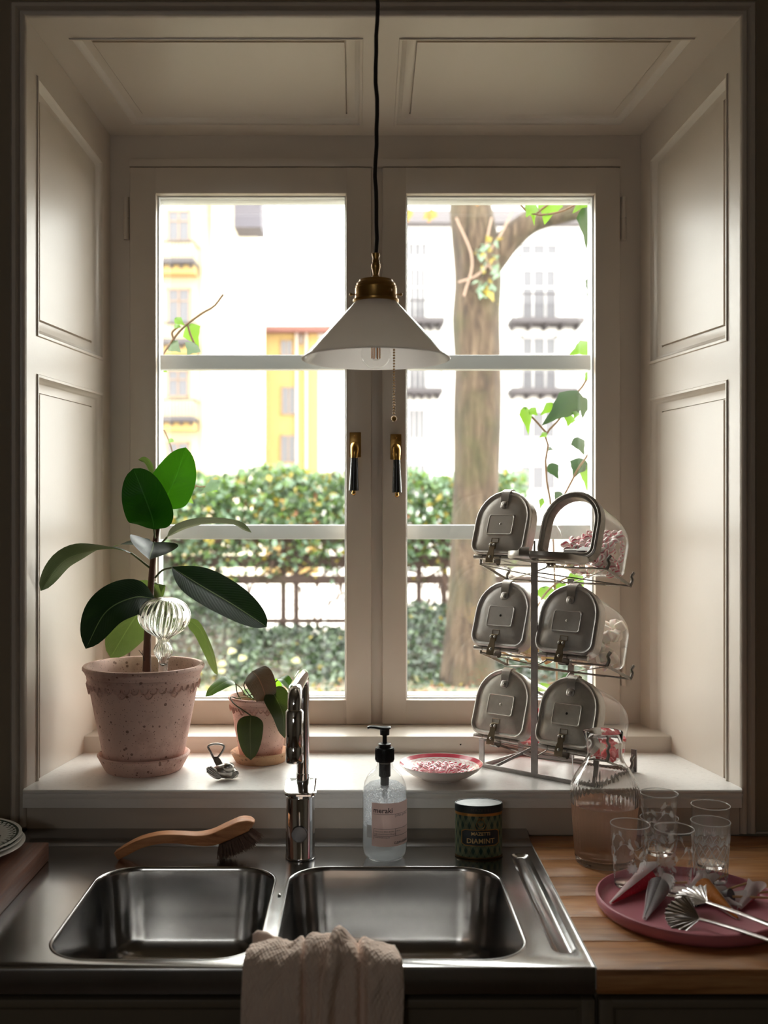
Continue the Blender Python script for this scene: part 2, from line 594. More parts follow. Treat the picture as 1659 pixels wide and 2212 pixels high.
def lining(name, XF, sgn, top_off, fields, label):
    n = Vector((1, -(XF(3)-XF(2))*1.0, 0)).normalized()*sgn if sgn > 0 else Vector((-1, (XF(3)-XF(2)), 0)).normalized()
    def mp(Y, z, d):
        p = Vector((XF(Y), Y, z)) + n*d
        return p
    y0, y1, y2, y3 = YF, 2.088, 2.428, YB + .02
    pt = lambda Y: ZT(Y) - top_off
    zm1, zm0 = fields
    st = MB()
    zb = ZS - .045
    board(st, [(y0, zb), (y1, zb), (y1, ZT(y1)), (y0, ZT(y0))], mp)
    board(st, [(y2, zb), (y3, zb), (y3, ZT(y3)), (y2, ZT(y2))], mp)
    board(st, [(y1, pt(y1)), (y2, pt(y2)), (y2, ZT(y2)), (y1, ZT(y1))], mp)
    board(st, [(y1, zm0), (y2, zm0), (y2, zm1), (y1, zm1)], mp)
    o = struct(name, st, TRIM, label, 'jamb lining')
    a = MB(); panel(a, [(y1, zm1), (y2, zm1), (y2, pt(y2)), (y1, pt(y1))], mp, (1, 1.15, 1, .7))
    ob('panel', a, TRIM, o)
    b = MB(); panel(b, [(y1, zb), (y2, zb), (y2, zm0), (y1, zm0)], mp, (0.001, 1.15, 1, .7))
    ob('panel', b, TRIM, o)
    return o
lining('trim_1', XL, 1, .088, (ZC+.360, ZC+.284), 'painted panelled lining down the left side of the window niche')
lining('trim_2', XR, -1, .084, (ZC+.350, ZC+.272), 'painted panelled lining down the right side of the window niche')

def mps(x, Y, d):
    return Vector((x, Y, ZT(Y))) + Vector((0, -.176, -.984))*d
s = MB()
sy0, sy1, sy2, sy3 = YF, 2.107, 2.431, YB+.02
pl = [(-.601, sy1), (.0096, sy1), (.0088, sy2), (-.541, sy2)]
pr = [(.0834, sy1), (.697, sy1), (.628, sy2), (.0828, sy2)]
board(s, [(XL(sy0)-.01, sy0), (XR(sy0)+.01, sy0), (XR(sy1)+.01, sy1), (XL(sy1)-.01, sy1)], mps)
board(s, [(XL(sy2)-.01, sy2), (XR(sy2)+.01, sy2), (XR(sy3)+.01, sy3), (XL(sy3)-.01, sy3)], mps)
board(s, [(XL(sy1)-.01, sy1), pl[0], pl[3], (XL(sy2)-.01, sy2)], mps)
board(s, [pl[1], pr[0], pr[3], pl[2]], mps)
board(s, [pr[1], (XR(sy1)+.01, sy1), (XR(sy2)+.01, sy2), pr[2]], mps)
so = struct('trim_3', s, TRIMX, 'painted soffit with two sunk panels over the window niche', 'soffit lining')
for q in (pl, pr):
    a = MB(); panel(a, q, mps, (.6, 1, .9, 1))
    ob('panel', a, TRIMX, so)

# ---- bead casing round the niche
def casing(name, label, path_axis, a0, a1, edge, sgn):
    # profile in (across, y): from the niche edge outwards
    pr = [(0, YF+.02), (0, YF-.006), (.004, YF-.010), (.010, YF-.010), (.013, YF-.005), (.0145, YF+.000), (.016, YF-.004), (.020, YF-.009), (.027, YF-.009), (.032, YF-.003), (.034, YF+.006), (.036, YW+.002)]
    m = MB()
    A, B = [], []
    for d, y in pr:
        if path_axis == 'Z':
            A.append((edge+sgn*d, y, a0)); B.append((edge+sgn*d, y, a1 + (d if sgn else 0)))
        else:
            A.append((a0-d, y, edge+d)); B.append((a1+d, y, edge+d))
    m.loft([A, B], close=False)
    if path_axis == 'Z':
        m.add([A[0], A[-1], (A[-1][0], YW, a0), (A[0][0], YW, a0)], [(0, 1, 2, 3)])
    return struct(name, m, TRIM, label, 'moulding', 50)
zt0 = ZT(YF)
casing('trim_4', 'narrow beaded moulding up the left edge of the niche', 'Z', .919, zt0, XL(YF), -1)
casing('trim_5', 'narrow beaded moulding up the right edge of the niche', 'Z', .905, zt0, XR(YF), 1)
casing('trim_6', 'narrow beaded moulding across the top of the niche', 'X', XL(YF), XR(YF), zt0, 0)

# ---- sill, apron board, skirting strip behind the worktop
SX0, SX1 = -.6695, .7675
sill = MB()
prof = [(2.045, ZS), (2.023, ZS), (2.0205, ZS-.002), (2.0205, ZS-.006), (2.026, ZS-.009), (2.0245, ZS-.013), (2.021, ZS-.0165), (2.021, ZS-.035), (2.048, ZS-.035)]
L, Rr = [], []
for y, z in prof:
    L.append((SX0 + max(0, 2.03-y)*.3, y, z)); Rr.append((SX1 - max(0, 2.03-y)*.8, y, z))
sill.loft([L, Rr], close=False)
sill.add(L + [(SX0, 2.048, ZS)], [tuple(range(len(L)))]).add(Rr, [tuple(range(len(Rr)-1, -1, -1))])
sill.add([(SX0, 2.045, ZS), (SX1, 2.045, ZS), (XR(2.05)+.006, 2.05, ZS), (XR(2.47)+.006, 2.47, ZS), (XL(2.47)-.006, 2.47, ZS), (XL(2.05)-.006, 2.05, ZS)], [(0, 1, 2, 3, 4, 5)])
struct('window_sill', sill, SILLP, 'glossy white painted sill across the foot of the window niche', 'sill', 30)
ap = MB().box(-.6665, .764, 2.043, YW+.01, .9005, ZS-.035, .002)
struct('trim_7', ap, TRIMX, 'plain painted apron board between the sill and the worktop', 'apron board')
st = MB().box(RX0, -.667, 2.047, YW, .9005, .918, .002).box(.7655, RX1, 2.05, YW, .9005, .904, .001)
struct('baseboard_left', st, TRIMX, 'thin painted strip along the wall beside the sink', 'skirting strip')

# ================================================================== window
win = thing('window_1', 'tall double casement window in the niche with brass handles', 'window', (0, 0, 0), kind='structure')
YC = 2.463                                  # face of the inner casements
def rx(px, Y=YC): return X_(px, Y)
def rz(py, Y=YC): return Z_(py, Y)
fr = MB()
x0, x1 = rx(278), rx(1342)
z0, z1 = rz(1567), rz(345)
xm0, xm1 = rx(803), rx(825)
fr.box(-.72, x0, YB, 2.605, ZS-.1, ZC+1.04)            # left jamb post
fr.box(x1, .82, YB, 2.605, ZS-.1, ZC+1.04)
fr.box(x0, x1, YB, 2.605, z1, ZC+1.04)
fr.box(x0, x1, YB, 2.605, ZS-.1, z0)
ob('frame', fr, TRIM, win)
hb = MB().box(x0, x1, YC+.002, YB+.01, rz(359), z1+.004, .002)
ob('head_bead', hb, TRIM, win)
ob('mullion', MB().box(xm0-.03, xm1+.03, YB+.03, 2.605, z0, z1), TRIM, win)
ob('mullion_bead', MB().box(xm0-.004, xm1+.004, YC+.012, YB+.04, z0, z1, .001), TRIM, win)
lg = MB().box(XL(2.335)-.04, XR(2.335)+.04, 2.335, YB+.01, ZS-.01, ZS+.038, .004)
ob('bottom_ledge', lg, TRIM, win)
dots = MB()
for px, py, Y in ((686, 1571, 2.44), (995, 1608, 2.3345)):
    dots.tube([(X_(px, Y), Y, Z_(py, Y)+.0004), (X_(px, Y), Y+.004, Z_(py, Y)-.002)], .0022, 8)
ob('nail_head', dots, DARKGAP, win)

def rect_frame(mb, ox0, ox1, oz0, oz1, ix0, ix1, iz0, iz1, ya, yb, b=.003):
    mb.box(ox0, ix0, ya, yb, oz0, oz1, b)
    mb.box(ix1, ox1, ya, yb, oz0, oz1, b)
    mb.box(ix0-b, ix1+b, ya, yb, iz1, oz1, b)
    mb.box(ix0-b, ix1+b, ya, yb, oz0, iz0, b)

def casement(ox0, ox1, ix0, ix1, hx, ang, plate):
    oz0, oz1, iz0, iz1 = rz(1565), rz(361), rz(1512), rz(418)
    m = MB(); rect_frame(m, rx(ox0), rx(ox1), oz0, oz1, rx(ix0), rx(ix1), iz0, iz1, YC, YC+.045)
    c = ob('casement', m, TRIM, win)
    bd = MB(); g = .008
    rect_frame(bd, rx(ix0)-.001, rx(ix1)+.001, iz0-.001, iz1+.001, rx(ix0)+g*.4, rx(ix1)-g*.4, iz0+g*.4, iz1-g*.4, YC+.020, YC+.038, .001)
    ob('glazing_bead', bd, OUTP, c)
    ob('pane', MB().box(rx(ix0), rx(ix1), YC+.028, YC+.031, iz0, iz1), PANE, c, 0)
    # espagnolette handle
    y = YC
    pz1, pz0 = rz(plate[2]), rz(plate[3])
    pm = MB().box(rx(plate[0]), rx(plate[1]), y-.004, y+.001, pz0, pz1, .0012)
    ob('handle_plate', pm, BRASSD, c)
    ob('plate_screw', MB().ball(((rx(plate[0])+rx(plate[1]))/2, y-.004, pz1-.008), .0032, 10, 6, (1, .5, 1)).ball(((rx(plate[0])+rx(plate[1]))/2, y-.004, pz0+.008), .0032, 10, 6, (1, .5, 1)), BRASSD, c)
    cx = rx(hx); cz = rz(plate[2]+30)
    nk = MB()
    s = math.sin(ang)
    nk.tube([(cx, y-.002, cz), (cx, y-.014, cz+.001), (cx, y-.026, cz-.001), (cx, y-.033, cz-.009), (cx-s*.004, y-.034, cz-.022), (cx-s*.006, y-.034, cz-.030)], [.0095, .0095, .0105, .0105, .0090, .0082], 16)
    ob('handle_neck', nk, BRASS, c)
    g0 = Vector((cx-s*.006, y-.034, cz-.030)); g1 = Vector((cx-s*.012, y-.034, cz-.108))
    ob('handle_grip', MB().tube([g0, lerp(g0, g1, .5), g1-(g1-g0)*.004, g1], [.0082, .0098, .0118, .0112], 20), EBONY, c)
    tp = MB().tube([g1, g1+Vector((0, 0, -.003))], .004, 12).ball(g1+Vector((0, 0, -.0062)), .0052, 14, 10)
    ob('handle_tip', tp, BRASS, c)
    return c
cl = casement(280, 802, 337, 747, 767, .25, (755, 780, 934, 988))
cr = casement(826, 1340, 878, 1286, 855, -.12, (843, 867, 938, 993))
for px, ya, yb, side in ((271, 424, 516, cl), (1349, 424, 516, cr), (271, 1400, 1482, cl), (1349, 1400, 1482, cr)):
    h = MB(); zm = rz((ya+yb)/2)
    h.tube([(rx(px), YB-.004, rz(yb)), (rx(px), YB-.004, zm-.0012)], .0068, 12).tube([(rx(px), YB-.004, zm+.0012), (rx(px), YB-.004, rz(ya))], .0068, 12)
    h.tube([(rx(px), YB-.004, zm-.0012), (rx(px), YB-.004, zm+.0012)], .005, 12)
    ob('hinge', h, TRIM, win)

YO = 2.545
def outer(ix0, ix1, ox0, ox1):
    oz0, oz1, iz0, iz1 = z0-.01, z1+.01, Z_(1500, YO), Z_(433, YO)
    a, b = X_(ix0, YO), X_(ix1, YO)
    m = MB(); rect_frame(m, ox0, ox1, oz0, oz1, a, b, iz0, iz1, YO, YO+.042)
    c = ob('outer_casement', m, OUTP, win)
    zs = [iz1]
    for ya, yb in ((766, 797), (1134, 1165)):
        za, zb = Z_(ya, YO), Z_(yb, YO)
        ob('glazing_bar', MB().box(a-.003, b+.003, YO+.003, YO+.034, zb, za, .003), OUTP, c)
        zs += [za, zb]
    zs.append(iz0)
    for k in range(3):
        ob('pane', MB().box(a-.002, b+.002, YO+.018, YO+.021, zs[2*k+1]-.002, zs[2*k]+.002), PANE, c, 0)
    return c
outer(346, 764, x0-.01, xm0+.012)
outer(862, 1277, xm1-.012, x1+.01)

# ================================================================== outside the window
GZ = -.20
def oc(r, g, b, k=.42):
    return tuple(c*k for c in srgb(r, g, b))
LAWN = plain('leaf strewn lawn'.replace(' ', '_'), oc(150,138,112), .9, 0, .35, 3)
PAVE = plain('pale_pavement', srgb(205,196,190), .9, 0, .06, .6)
struct('ground', MB().box(-30, 30, 2.65, 13.9, GZ-.3, GZ), LAWN, 'leaf strewn yard ground below the window', 'ground')
struct('street', MB().box(-60, 60, 13.9, 75, GZ-.32, GZ-.02), PAVE, 'pale bright pavement beyond the trellis', 'street')

BARK = N('mossy_bark')
v_ = BARK.coord((1, 1, .16))
n1_ = BARK.noise(v_, 16, 6, .65, .5); n2_ = BARK.noise(BARK.coord(), 2.2, 4)
c_ = BARK.ramp(n1_, [(.3, oc(50,36,28)), (.5, oc(98,78,60)), (.7, oc(138,116,94))])
c_ = BARK.mix(BARK.ramp(n2_, [(.45, 0), (.7, .6)]), c_, oc(80,84,42))
BARK.set(Base_Color=c_, Roughness=.95)
BARK.bump(n1_, 1.0, .05)
BARK = BARK.mat

def leafcol(name, c, tr, mixf=.35, rough=.5):
    return leaf_mat(name, c, tuple(min(1, x*1.25+.02) for x in c), tr, rough, mixf)
HG1 = leafcol('hedge_leaf_green', oc(112,146,84), oc(160,195,80))
HG2 = leafcol('hedge_leaf_bluish', oc(146,176,146), oc(150,180,110), .25, .4)
HG3 = leafcol('hedge_leaf_yellow', oc(190,170,64), oc(230,200,70))
HG4 = leafcol('hedge_leaf_dark', oc(72,92,60), oc(80,110,40))
HG5 = leafcol('hedge_leaf_russet', oc(160,96,56), oc(210,130,60))
IV1 = leafcol('ground_ivy_grey_green', oc(70,88,66), oc(90,120,60), .2, .4)
IV2 = leafcol('ground_ivy_dark', oc(40,54,40), oc(60,90,40), .2, .4)
IV3 = leafcol('ground_ivy_pale', oc(118,136,108), oc(120,150,80), .2, .35)

def leaf_cards(m, n, posf, size, mis, wts):
    """folded little leaves, 4 triangles each"""
    for _ in range(n):
        p = posf()
        if p is None: continue
        s_ = size * RND.uniform(.6, 1.3)
        d = Vector((RND.gauss(0, 1), RND.gauss(0, 1)-.5, RND.gauss(0, .8)-.3)).normalized()
        u = d.orthogonal().normalized(); u.rotate(Matrix.Rotation(RND.uniform(0, 6.28), 3, d))
        w = d.cross(u)
        k = RND.choices(mis, wts)[0]
        m.add([p-d*s_*.5, p+u*s_*.33+w*s_*.12, p+d*s_*.55, p-u*s_*.33+w*s_*.12], [(0, 1, 2), (0, 2, 3)], mi=k)

YH = 13.4
hedge = thing('creeper_hedge', 'tall leafy creeper hedge draped over the brown trellis fence outside', 'hedge', (-1, YH, GZ))
def hpos():
    x = RND.uniform(-4.2, 2.2)
    top = 2.10 + .16*noise.noise(Vector((x*1.3, 3, 0))) + .10*noise.noise(Vector((x*4, 9, 0)))
    bot = .98 + .22*noise.noise(Vector((x*2.2, 7, 1)))
    if x < -2.2: top -= .12
    t = RND.random()**.8
    z = bot + (top-bot)*t
    y = YH + RND.gauss(0, .28)*(1-.5*abs(t-.5))
    return Vector((x+1, y-YH, z-GZ))
hm = MB()
leaf_cards(hm, 8600, hpos, .108, [0, 1, 2, 3, 4], [5, 5, 1.3, 1.6, .25])
def hpos2():
    x = RND.uniform(-4.2, -1.6); return Vector((x+1, RND.gauss(-.1, .25), RND.uniform(.5, 1.3)-GZ))
leaf_cards(hm, 500, hpos2, .1, [0, 1, 3], [2, 2, 3])
def hpos3():   # loose strands hanging in front of the gaps
    x = RND.uniform(-2.6, 2.0)
    return Vector((x+1, RND.gauss(-.1, .1), 1.0 - abs(RND.gauss(0, .16)) - GZ))
leaf_cards(hm, 420, hpos3, .09, [0, 1, 2, 3], [3, 3, 1.2, 2])
def hpos4():
    p = hpos(); p.y = abs(p.y) + RND.uniform(.1, .45); return p
leaf_cards(hm, 3600, hpos4, .13, [0, 1, 3], [4, 5, 2])
fo = ob('foliage', hm, [HG1, HG2, HG3, HG4, HG5], hedge, 0); fo['kind'] = 'stuff'
TWIG = plain('brown_creeper_stem', oc(92,66,52), .9, 0, .3, 20)
tw = MB()
for k in range(150):
    x = RND.uniform(-4, 2.1); z = RND.uniform(.62, 1.35) if k < 115 else RND.uniform(.1, .9)
    if k >= 115: x = RND.uniform(-.75, 1.4)
    p = Vector((x+1, RND.gauss(0, .12), z-GZ)); L = RND.uniform(.3, .8)
    d = Vector((RND.gauss(0, 1.0), RND.gauss(0, .2), RND.gauss(0, .5) if k < 115 else 1.6)).normalized()
    tw.tube(spline([p-d*L*.5, p+Vector((0, 0, RND.gauss(0, .07))), p+d*L*.5], 5), RND.uniform(.006, .016), 5, False)
o = ob('stems', tw, TWIG, hedge); o['kind'] = 'stuff'

FENC = plain('dark_brown_trellis_wood', oc(84,62,52), .85, 0, .25, 8)
fence = thing('trellis_fence', 'dark brown wooden trellis fence under the creeper hedge', 'fence', (-1, YH+.02, GZ))
for k, px in enumerate((470, 612, 640, 905, 960, 240)):
    x = X_(px, YH)+1
    ob('post', MB().box(x-.036, x+.036, -.04, .04, -.02, 1.5, .006), FENC, fence)
for zc_, h in ((.90, .16), (.66, .11), (1.18, .08), (.12, .06)):
    ob('rail', MB().box(-3.4, 3.3, -.07, -.045, zc_-h/2-GZ, zc_+h/2-GZ, .004), FENC, fence)
for k in range(4):
    x = (X_(600, YH)+1) + .14*k + .02
    ob('brace', MB().tube([(x-.12, -.03, .70-GZ), (x+.12, -.03, .88-GZ)], .016, 6), FENC, fence)
wm = MB()
for k in range(30): wm.tube([(X_(500, YH)+1+k*.115, .03, -.02), (X_(500, YH)+1+k*.115, .03, .85)], .004, 4, False)
for k in range(7): wm.tube([(-3, .03, .1+k*.12), (3.2, .03, .1+k*.12)], .004, 4, False)
o = ob('wire_mesh', wm, FENC, fence); o['kind'] = 'stuff'

def bank_z(x, y):
    t = max(0.0, min(1.0, (y-10.3)/2.2)); t = t*t*(3-2*t)
    h = .06 + .95*max(0.0, min(1.0, (-1.45-x)/1.15))
    if x > .35: h = .20 + .16*math.sin(x*2)
    h += .05*noise.noise(Vector((x*1.5, y*1.5, 0)))
    return GZ + (h+.10)*t + .03*noise.noise(Vector((x*4, y*4, 2)))
bank = thing('ivy_bank', 'grey green ivy bank running up to the foot of the trellis fence', 'ivy', (0, 11.5, GZ))
gm = MB().grid(lambda u, v: Vector((lerp(-5, 4, u), lerp(10.2, 13.7, v)-11.5, bank_z(lerp(-5, 4, u), lerp(10.2, 13.7, v))-GZ-.02)), 60, 26)
ob('soil_mound', gm, plain('dark_soil_under_ivy', oc(58,52,40), .95, 0, .3, 6), bank)
im = MB()
def ipos():
    x, y = RND.uniform(-4.4, 3.0), RND.uniform(10.2, 13.6)
    return Vector((x, y-11.5, bank_z(x, y)-GZ+RND.uniform(0, .11)))
leaf_cards(im, 9000, ipos, .085, [0, 1, 2, 3], [4, 3, 2.2, .12])
def ipos2():
    x, y = RND.uniform(-2.2, 2.2), RND.uniform(9.6, 10.7)
    return Vector((x, y-11.5, RND.uniform(0.005, .05)))
leaf_cards(im, 700, ipos2, .07, [0, 2, 3, 4], [3, 3, .6, 1])
o = ob('ivy_leaves', im, [IV1, IV2, IV3, HG3, HG5], bank, 0); o['kind'] = 'stuff'

# fallen leaves that stand out on the ivy
FALL = leafcol('fallen_yellow_leaf', oc(210,200,140), oc(220,210,150), .15)
for k, (px, py) in enumerate(((500, 1410), (523, 1425), (480, 1437), (640, 1430), (478, 1455), (905, 1470), (930, 1478))):
    Y = 10.9 - (py-1410)*.008
    x = X_(px, Y)
    a = RND.uniform(0, 6)
    m = MB().add([(math.cos(a+j*1.05)*(.06 if j % 2 else .035), math.sin(a+j*1.05)*(.06 if j % 2 else .035)*.6-.01, math.sin(a+j*1.05)*.03) for j in range(6)], [(0, 1, 2, 3), (0, 3, 4, 5)])
    tag(ob('fallen_leaf', m, FALL, None, 0, None, (x, Y, Z_(py, Y)+.02)), ['pale fallen leaf, topmost on the ivy bank seen left of the small potted plant', 'pale fallen leaf on the ivy bank just right of and below the topmost one', 'pale fallen leaf on the ivy bank beside the drooping rubber plant leaf', 'pale fallen leaf on the ivy bank above the tap spout', 'lowest pale fallen leaf on the ivy bank over the small potted plant', 'pale fallen leaf on the ivy left of the tree foot', 'pale fallen leaf on the ivy nearest the tree foot'][k], 'leaf', 'pale leaves fallen on the ivy bank')

# ---- tree
YT = 10.4
tree = thing('mossy_tree', 'thick mossy tree trunk with one bough reaching right outside the right casement', 'tree', (X_(1018, YT), YT, GZ))
tm = MB()
spine = [(1008, 1500, 66), (1010, 1462, 60), (1014, 1400, 55), (1018, 1300, 50), (1024, 1180, 49), (1029, 1050, 49), (1031, 920, 50), (1032, 800, 49), (1028, 690, 52), (1032, 600, 51), (1027, 520, 50), (1018, 450, 46), (1014, 380, 43), (1010, 250, 40), (1006, 60, 36)]
pts = spline([P(a, b, YT)-tree.location for a, b, c in spine], 70)
rad = [c*YT/F for a, b, c in spine]
loops = []
for i, p in enumerate(pts):
    t = i/70*(len(rad)-1); k = min(int(t), len(rad)-2); r = lerp(rad[k], rad[k+1], t-k)
    L = []
    for j in range(40):
        a = 2*PI*j/40
        d = 1 + .07*noise.noise(Vector((math.cos(a)*2, math.sin(a)*2, p.z*.9))) + .035*noise.noise(Vector((math.cos(a)*7, math.sin(a)*7, p.z*1.5)))
        if i < 8: d += .16*(1-i/8)*max(0, math.cos(a*5))
        L.append(p + Vector((math.cos(a)*r*d, math.sin(a)*r*d, 0)))
    loops.append(L)
tm.loft(loops, True, True)
ob('trunk', tm, BARK, tree)
bp = [(1035, 600, 30), (1068, 555, 31), (1105, 512, 28), (1150, 478, 24), (1215, 460, 22), (1290, 445, 20), (1400, 415, 17)]
b = MB().tube(spline([P(a, q, YT)-tree.location for a, q, c in bp], 30), [lerp(33, 17, i/30)*YT/F for i in range(31)], 18)
ob('bough', b, BARK, tree)
lm = MB()
for k in range(46):
    y = RND.uniform(520, 650); x = 1052+RND.uniform(-26, 28)
    p = P(x, y, YT-.30) - tree.location
    lm.add([p+Vector((RND.gauss(0, .03), RND.gauss(0, .02), RND.gauss(0, .03))) for _ in range(4)], [(0, 1, 2, 3)], mi=RND.choice([0, 0, 1]))
o = ob('ivy_leaves', lm, [HG2, HG3], tree, 0); o['kind'] = 'stuff'
tv = MB()
for q in ([(1062, 470), (1052, 520), (1050, 560), (1068, 590)], [(1110, 450), (1085, 500), (1056, 545)], [(1065, 560), (1030, 595), (990, 610)], [(985, 470), (1020, 560), (1002, 640)]):
    tv.tube(spline([P(a, b_, YT-.27)-tree.location for a, b_ in q], 12), .011, 6, False)
ob('creeper_stem', tv, plain('pale_creeper_stem', oc(190,160,140), .9), tree)

# ---- buildings
def pbox(m, a, b, c, d, Y, y0, y1, bev=0):
    m.box(X_(a, Y), X_(b, Y), Y+y0, Y+y1, Z_(d, Y), Z_(c, Y), bev)
    return m
PANEB = plain('far_window_glass', (0.07,0.066,0.075), .15, 0, .1, .5)
WFR = plain('white_far_window_frame', (0.325,0.306,0.306), .6)
GREYB = plain('grey_balcony_slab', (0.049,0.042,0.046), .8)
def far_window(parent, Y, a, b, c, d, nv=1, nh=1, mat=None):
    f = MB(); t = max(2.2, (b-a)*.07)
    pbox(f, a, b, c, c+t, Y, -.05, .05); pbox(f, a, b, d-t, d, Y, -.05, .05)
    pbox(f, a, a+t, c, d, Y, -.05, .05); pbox(f, b-t, b, c, d, Y, -.05, .05)
    for k in range(nv):
        x = lerp(a, b, (k+1)/(nv+1)); pbox(f, x-t*.4, x+t*.4, c, d, Y, -.045, .04)
    for k in range(nh):
        y = lerp(c, d, (k+1)/(nh+1)*.7); pbox(f, a, b, y-t*.35, y+t*.35, Y, -.045, .04)
    o = ob('window', f, mat or WFR, parent, 0)
    ob('pane', pbox(MB(), a, b, c, d, Y, -.02, .0), PANEB, o, 0)

def far_balcony(parent, Y, a, b, ytop, yslab, dep=.9):
    s_ = MB(); pbox(s_, a, b, yslab, yslab+10, Y, -dep, .05)
    for k in range(5):
        x = lerp(a+8, b-8, k/4); pbox(s_, x-3, x+3, yslab+10, yslab+18, Y, -dep*.8, .02)
    o = ob('balcony', s_, GREYB, parent, 0)
    r = MB(); pbox(r, a, b, ytop, ytop+3, Y, -dep, -dep+.05)
    n = max(4, int((b-a)/7))
    for k in range(n+1):
        x = lerp(a, b, k/n); pbox(r, x-.6, x+.6, ytop, yslab, Y, -dep, -dep+.03)
    for x in (a, b): pbox(r, x-1.5, x+1.5, ytop, ytop+3, Y, -dep, 0)
    ob('railing', r, GREYB, o, 0)

Y3 = 31.0
bw = thing('white_apartment_house', 'white apartment house with balconies seen behind the mossy tree', 'building', (X_(1080, Y3), Y3, GZ))
bw.location = (0, 0, 0)
WHITEF = plain('white_render_facade', (0.56,0.55,0.54), .9, 0, .03, .4)
m = MB(); pbox(m, 775, 1700, 470, 1240, Y3, 0, 6)
ob('wall', m, WHITEF, bw, 0)
ob('cornice', pbox(MB(), 775, 1700, 464, 490, Y3, -.5, .2), plain('grey_cornice', (0.099,0.088,0.094), .8), bw, 0)
m = MB(); a_, b_ = X_(775, Y3), X_(1700, Y3); zz = Z_(464, Y3)
m.add([(a_, Y3-.5, zz), (b_, Y3-.5, zz), (b_, Y3+2.6, zz+1.3), (a_, Y3+2.6, zz+1.3), (a_, Y3+6, zz+1.3), (b_, Y3+6, zz+1.3)], [(0, 1, 2, 3), (3, 2, 5, 4)])
ob('roof', m, plain('pale_metal_roof', (0.296,0.286,0.296), .6), bw, 0)
for x in (1120, 880, 1360, 820):
    w_ = 88 if x == 1120 else 44
    a = x if x != 820 else 790
    far_window(bw, Y3, a, a+w_, 524, 556, 2, 0); far_window(bw, Y3, a+4, a+w_-4, 580, 698, 2, 1)
    far_window(bw, Y3, a+4, a+w_-4, 726, 846, 2, 1); far_window(bw, Y3, a+2, a+w_-6, 884, 950, 2, 0); far_window(bw, Y3, a, a+w_-4, 1002, 1062, 2, 0)
far_balcony(bw, Y3, 1096, 1250, 646, 697); far_balcony(bw, Y3, 868, 956, 660, 697)
far_balcony(bw, Y3, 1096, 1236, 800, 845); far_balcony(bw, Y3, 868, 952, 805, 845)

Y1 = 25.0
by = thing('cream_corner_house', 'cream corner house with stacked balconies outside the left casement', 'building', (0, 0, 0))
CREAM = plain('cream_render_facade', (0.355,0.296,0.197), .9, 0, .04, .5)
ORNG = plain('warm_yellow_render', (0.296,0.197,0.074), .9, 0, .05, .6)
LITGABLE = plain('lit_cream_gable', (0.725,0.667,0.551), .9, 0, .03, .5)  # cream lightened: the light on the side wall is put into its colour
m = MB(); pbox(m, 120, 439, 300, 1260, Y1, 0, 3.4)
ob('wall', m, CREAM, by, 0)
ob('gable', pbox(MB(), 439, 545, 300, 1250, Y1, 1.4, 3.4), LITGABLE, by, 0)
ob('downpipe', pbox(MB(), 436, 441, 400, 1230, Y1, -.12, 0), plain('sandy_downpipe', (0.296,0.236,0.158), .7), by, 0)
rf = MB(); pbox(rf, 500, 560, 300, 478, Y1, .5, 1.5); ob('roof_edge', rf, plain('lilac_grey_slate', (.055,.048,.06), .7), by, 0)
LINT = plain('peach_window_surround', (0.217,0.144,0.099), .8)
for a, b, c, d in ((362, 411, 455, 522), (362, 411, 624, 700), (362, 408, 800, 858), (360, 410, 955, 1030), (230, 300, 455, 522), (230, 300, 624, 700)):
    far_window(by, Y1, a, b, c, d, 1, 1, LINT)
for yt, ys in ((535, 572), (706, 742), (868, 905)):
    far_balcony(by, Y1, 330, 428, yt, ys, .7)
    ob('soffit_band', pbox(MB(), 336, 427, ys+11, ys+28, Y1, -.5, .02), ORNG, by, 0)

Y2 = 29.0
bo = thing('yellow_courtyard_house', 'bright yellow house with pale roof between the cream and white houses', 'building', (0, 0, 0))
ob('wall', pbox(MB(), 500, 686, 716, 1240, Y2, 0, 6), ORNG, bo, 0)
ob('wall', pbox(MB(), 686, 764, 640, 1240, Y2, .6, 6), WHITEF, bo, 0, 'white rendered wall')
m = MB(); a_, b_ = X_(540, Y2), X_(760, Y2)
m.add([(a_, Y2-.4, Z_(712, Y2)), (b_, Y2-.4, Z_(712, Y2)), (b_, Y2+4, Z_(628, Y2)), (a_, Y2+4, Z_(628, Y2)), (b_, Y2+8, Z_(628, Y2)), (a_, Y2+8, Z_(628, Y2))], [(0, 1, 2, 3), (3, 2, 4, 5)])
ob('roof', m, plain('pale_sheet_roof', (0.296,0.275,0.275), .7), bo, 0)
ob('eaves', pbox(MB(), 540, 760, 710, 721, Y2, -.42, .02), plain('rust_red_eaves', (0.128,0.049,0.039), .8), bo, 0)
ob('chimney', pbox(MB(), 672, 692, 585, 650, Y2, 3, 4), WHITEF, bo, 0)
for a, b, c, d in ((548, 560, 722, 760), (606, 632, 735, 770), (645, 656, 712, 745), (546, 560, 800, 850), (608, 640, 836, 896), (606, 640, 940, 1000), (548, 562, 905, 965)):
    far_window(bo, Y2, a, b, c, d, 1, 0, LINT)
for x in (566, 641, 662):
    ob('downpipe', pbox(MB(), x-2.5, x+2.5, 715, 1200, Y2, -.1, 0), plain('pale_downpipe', (0.345,0.296,0.267), .7), bo, 0)

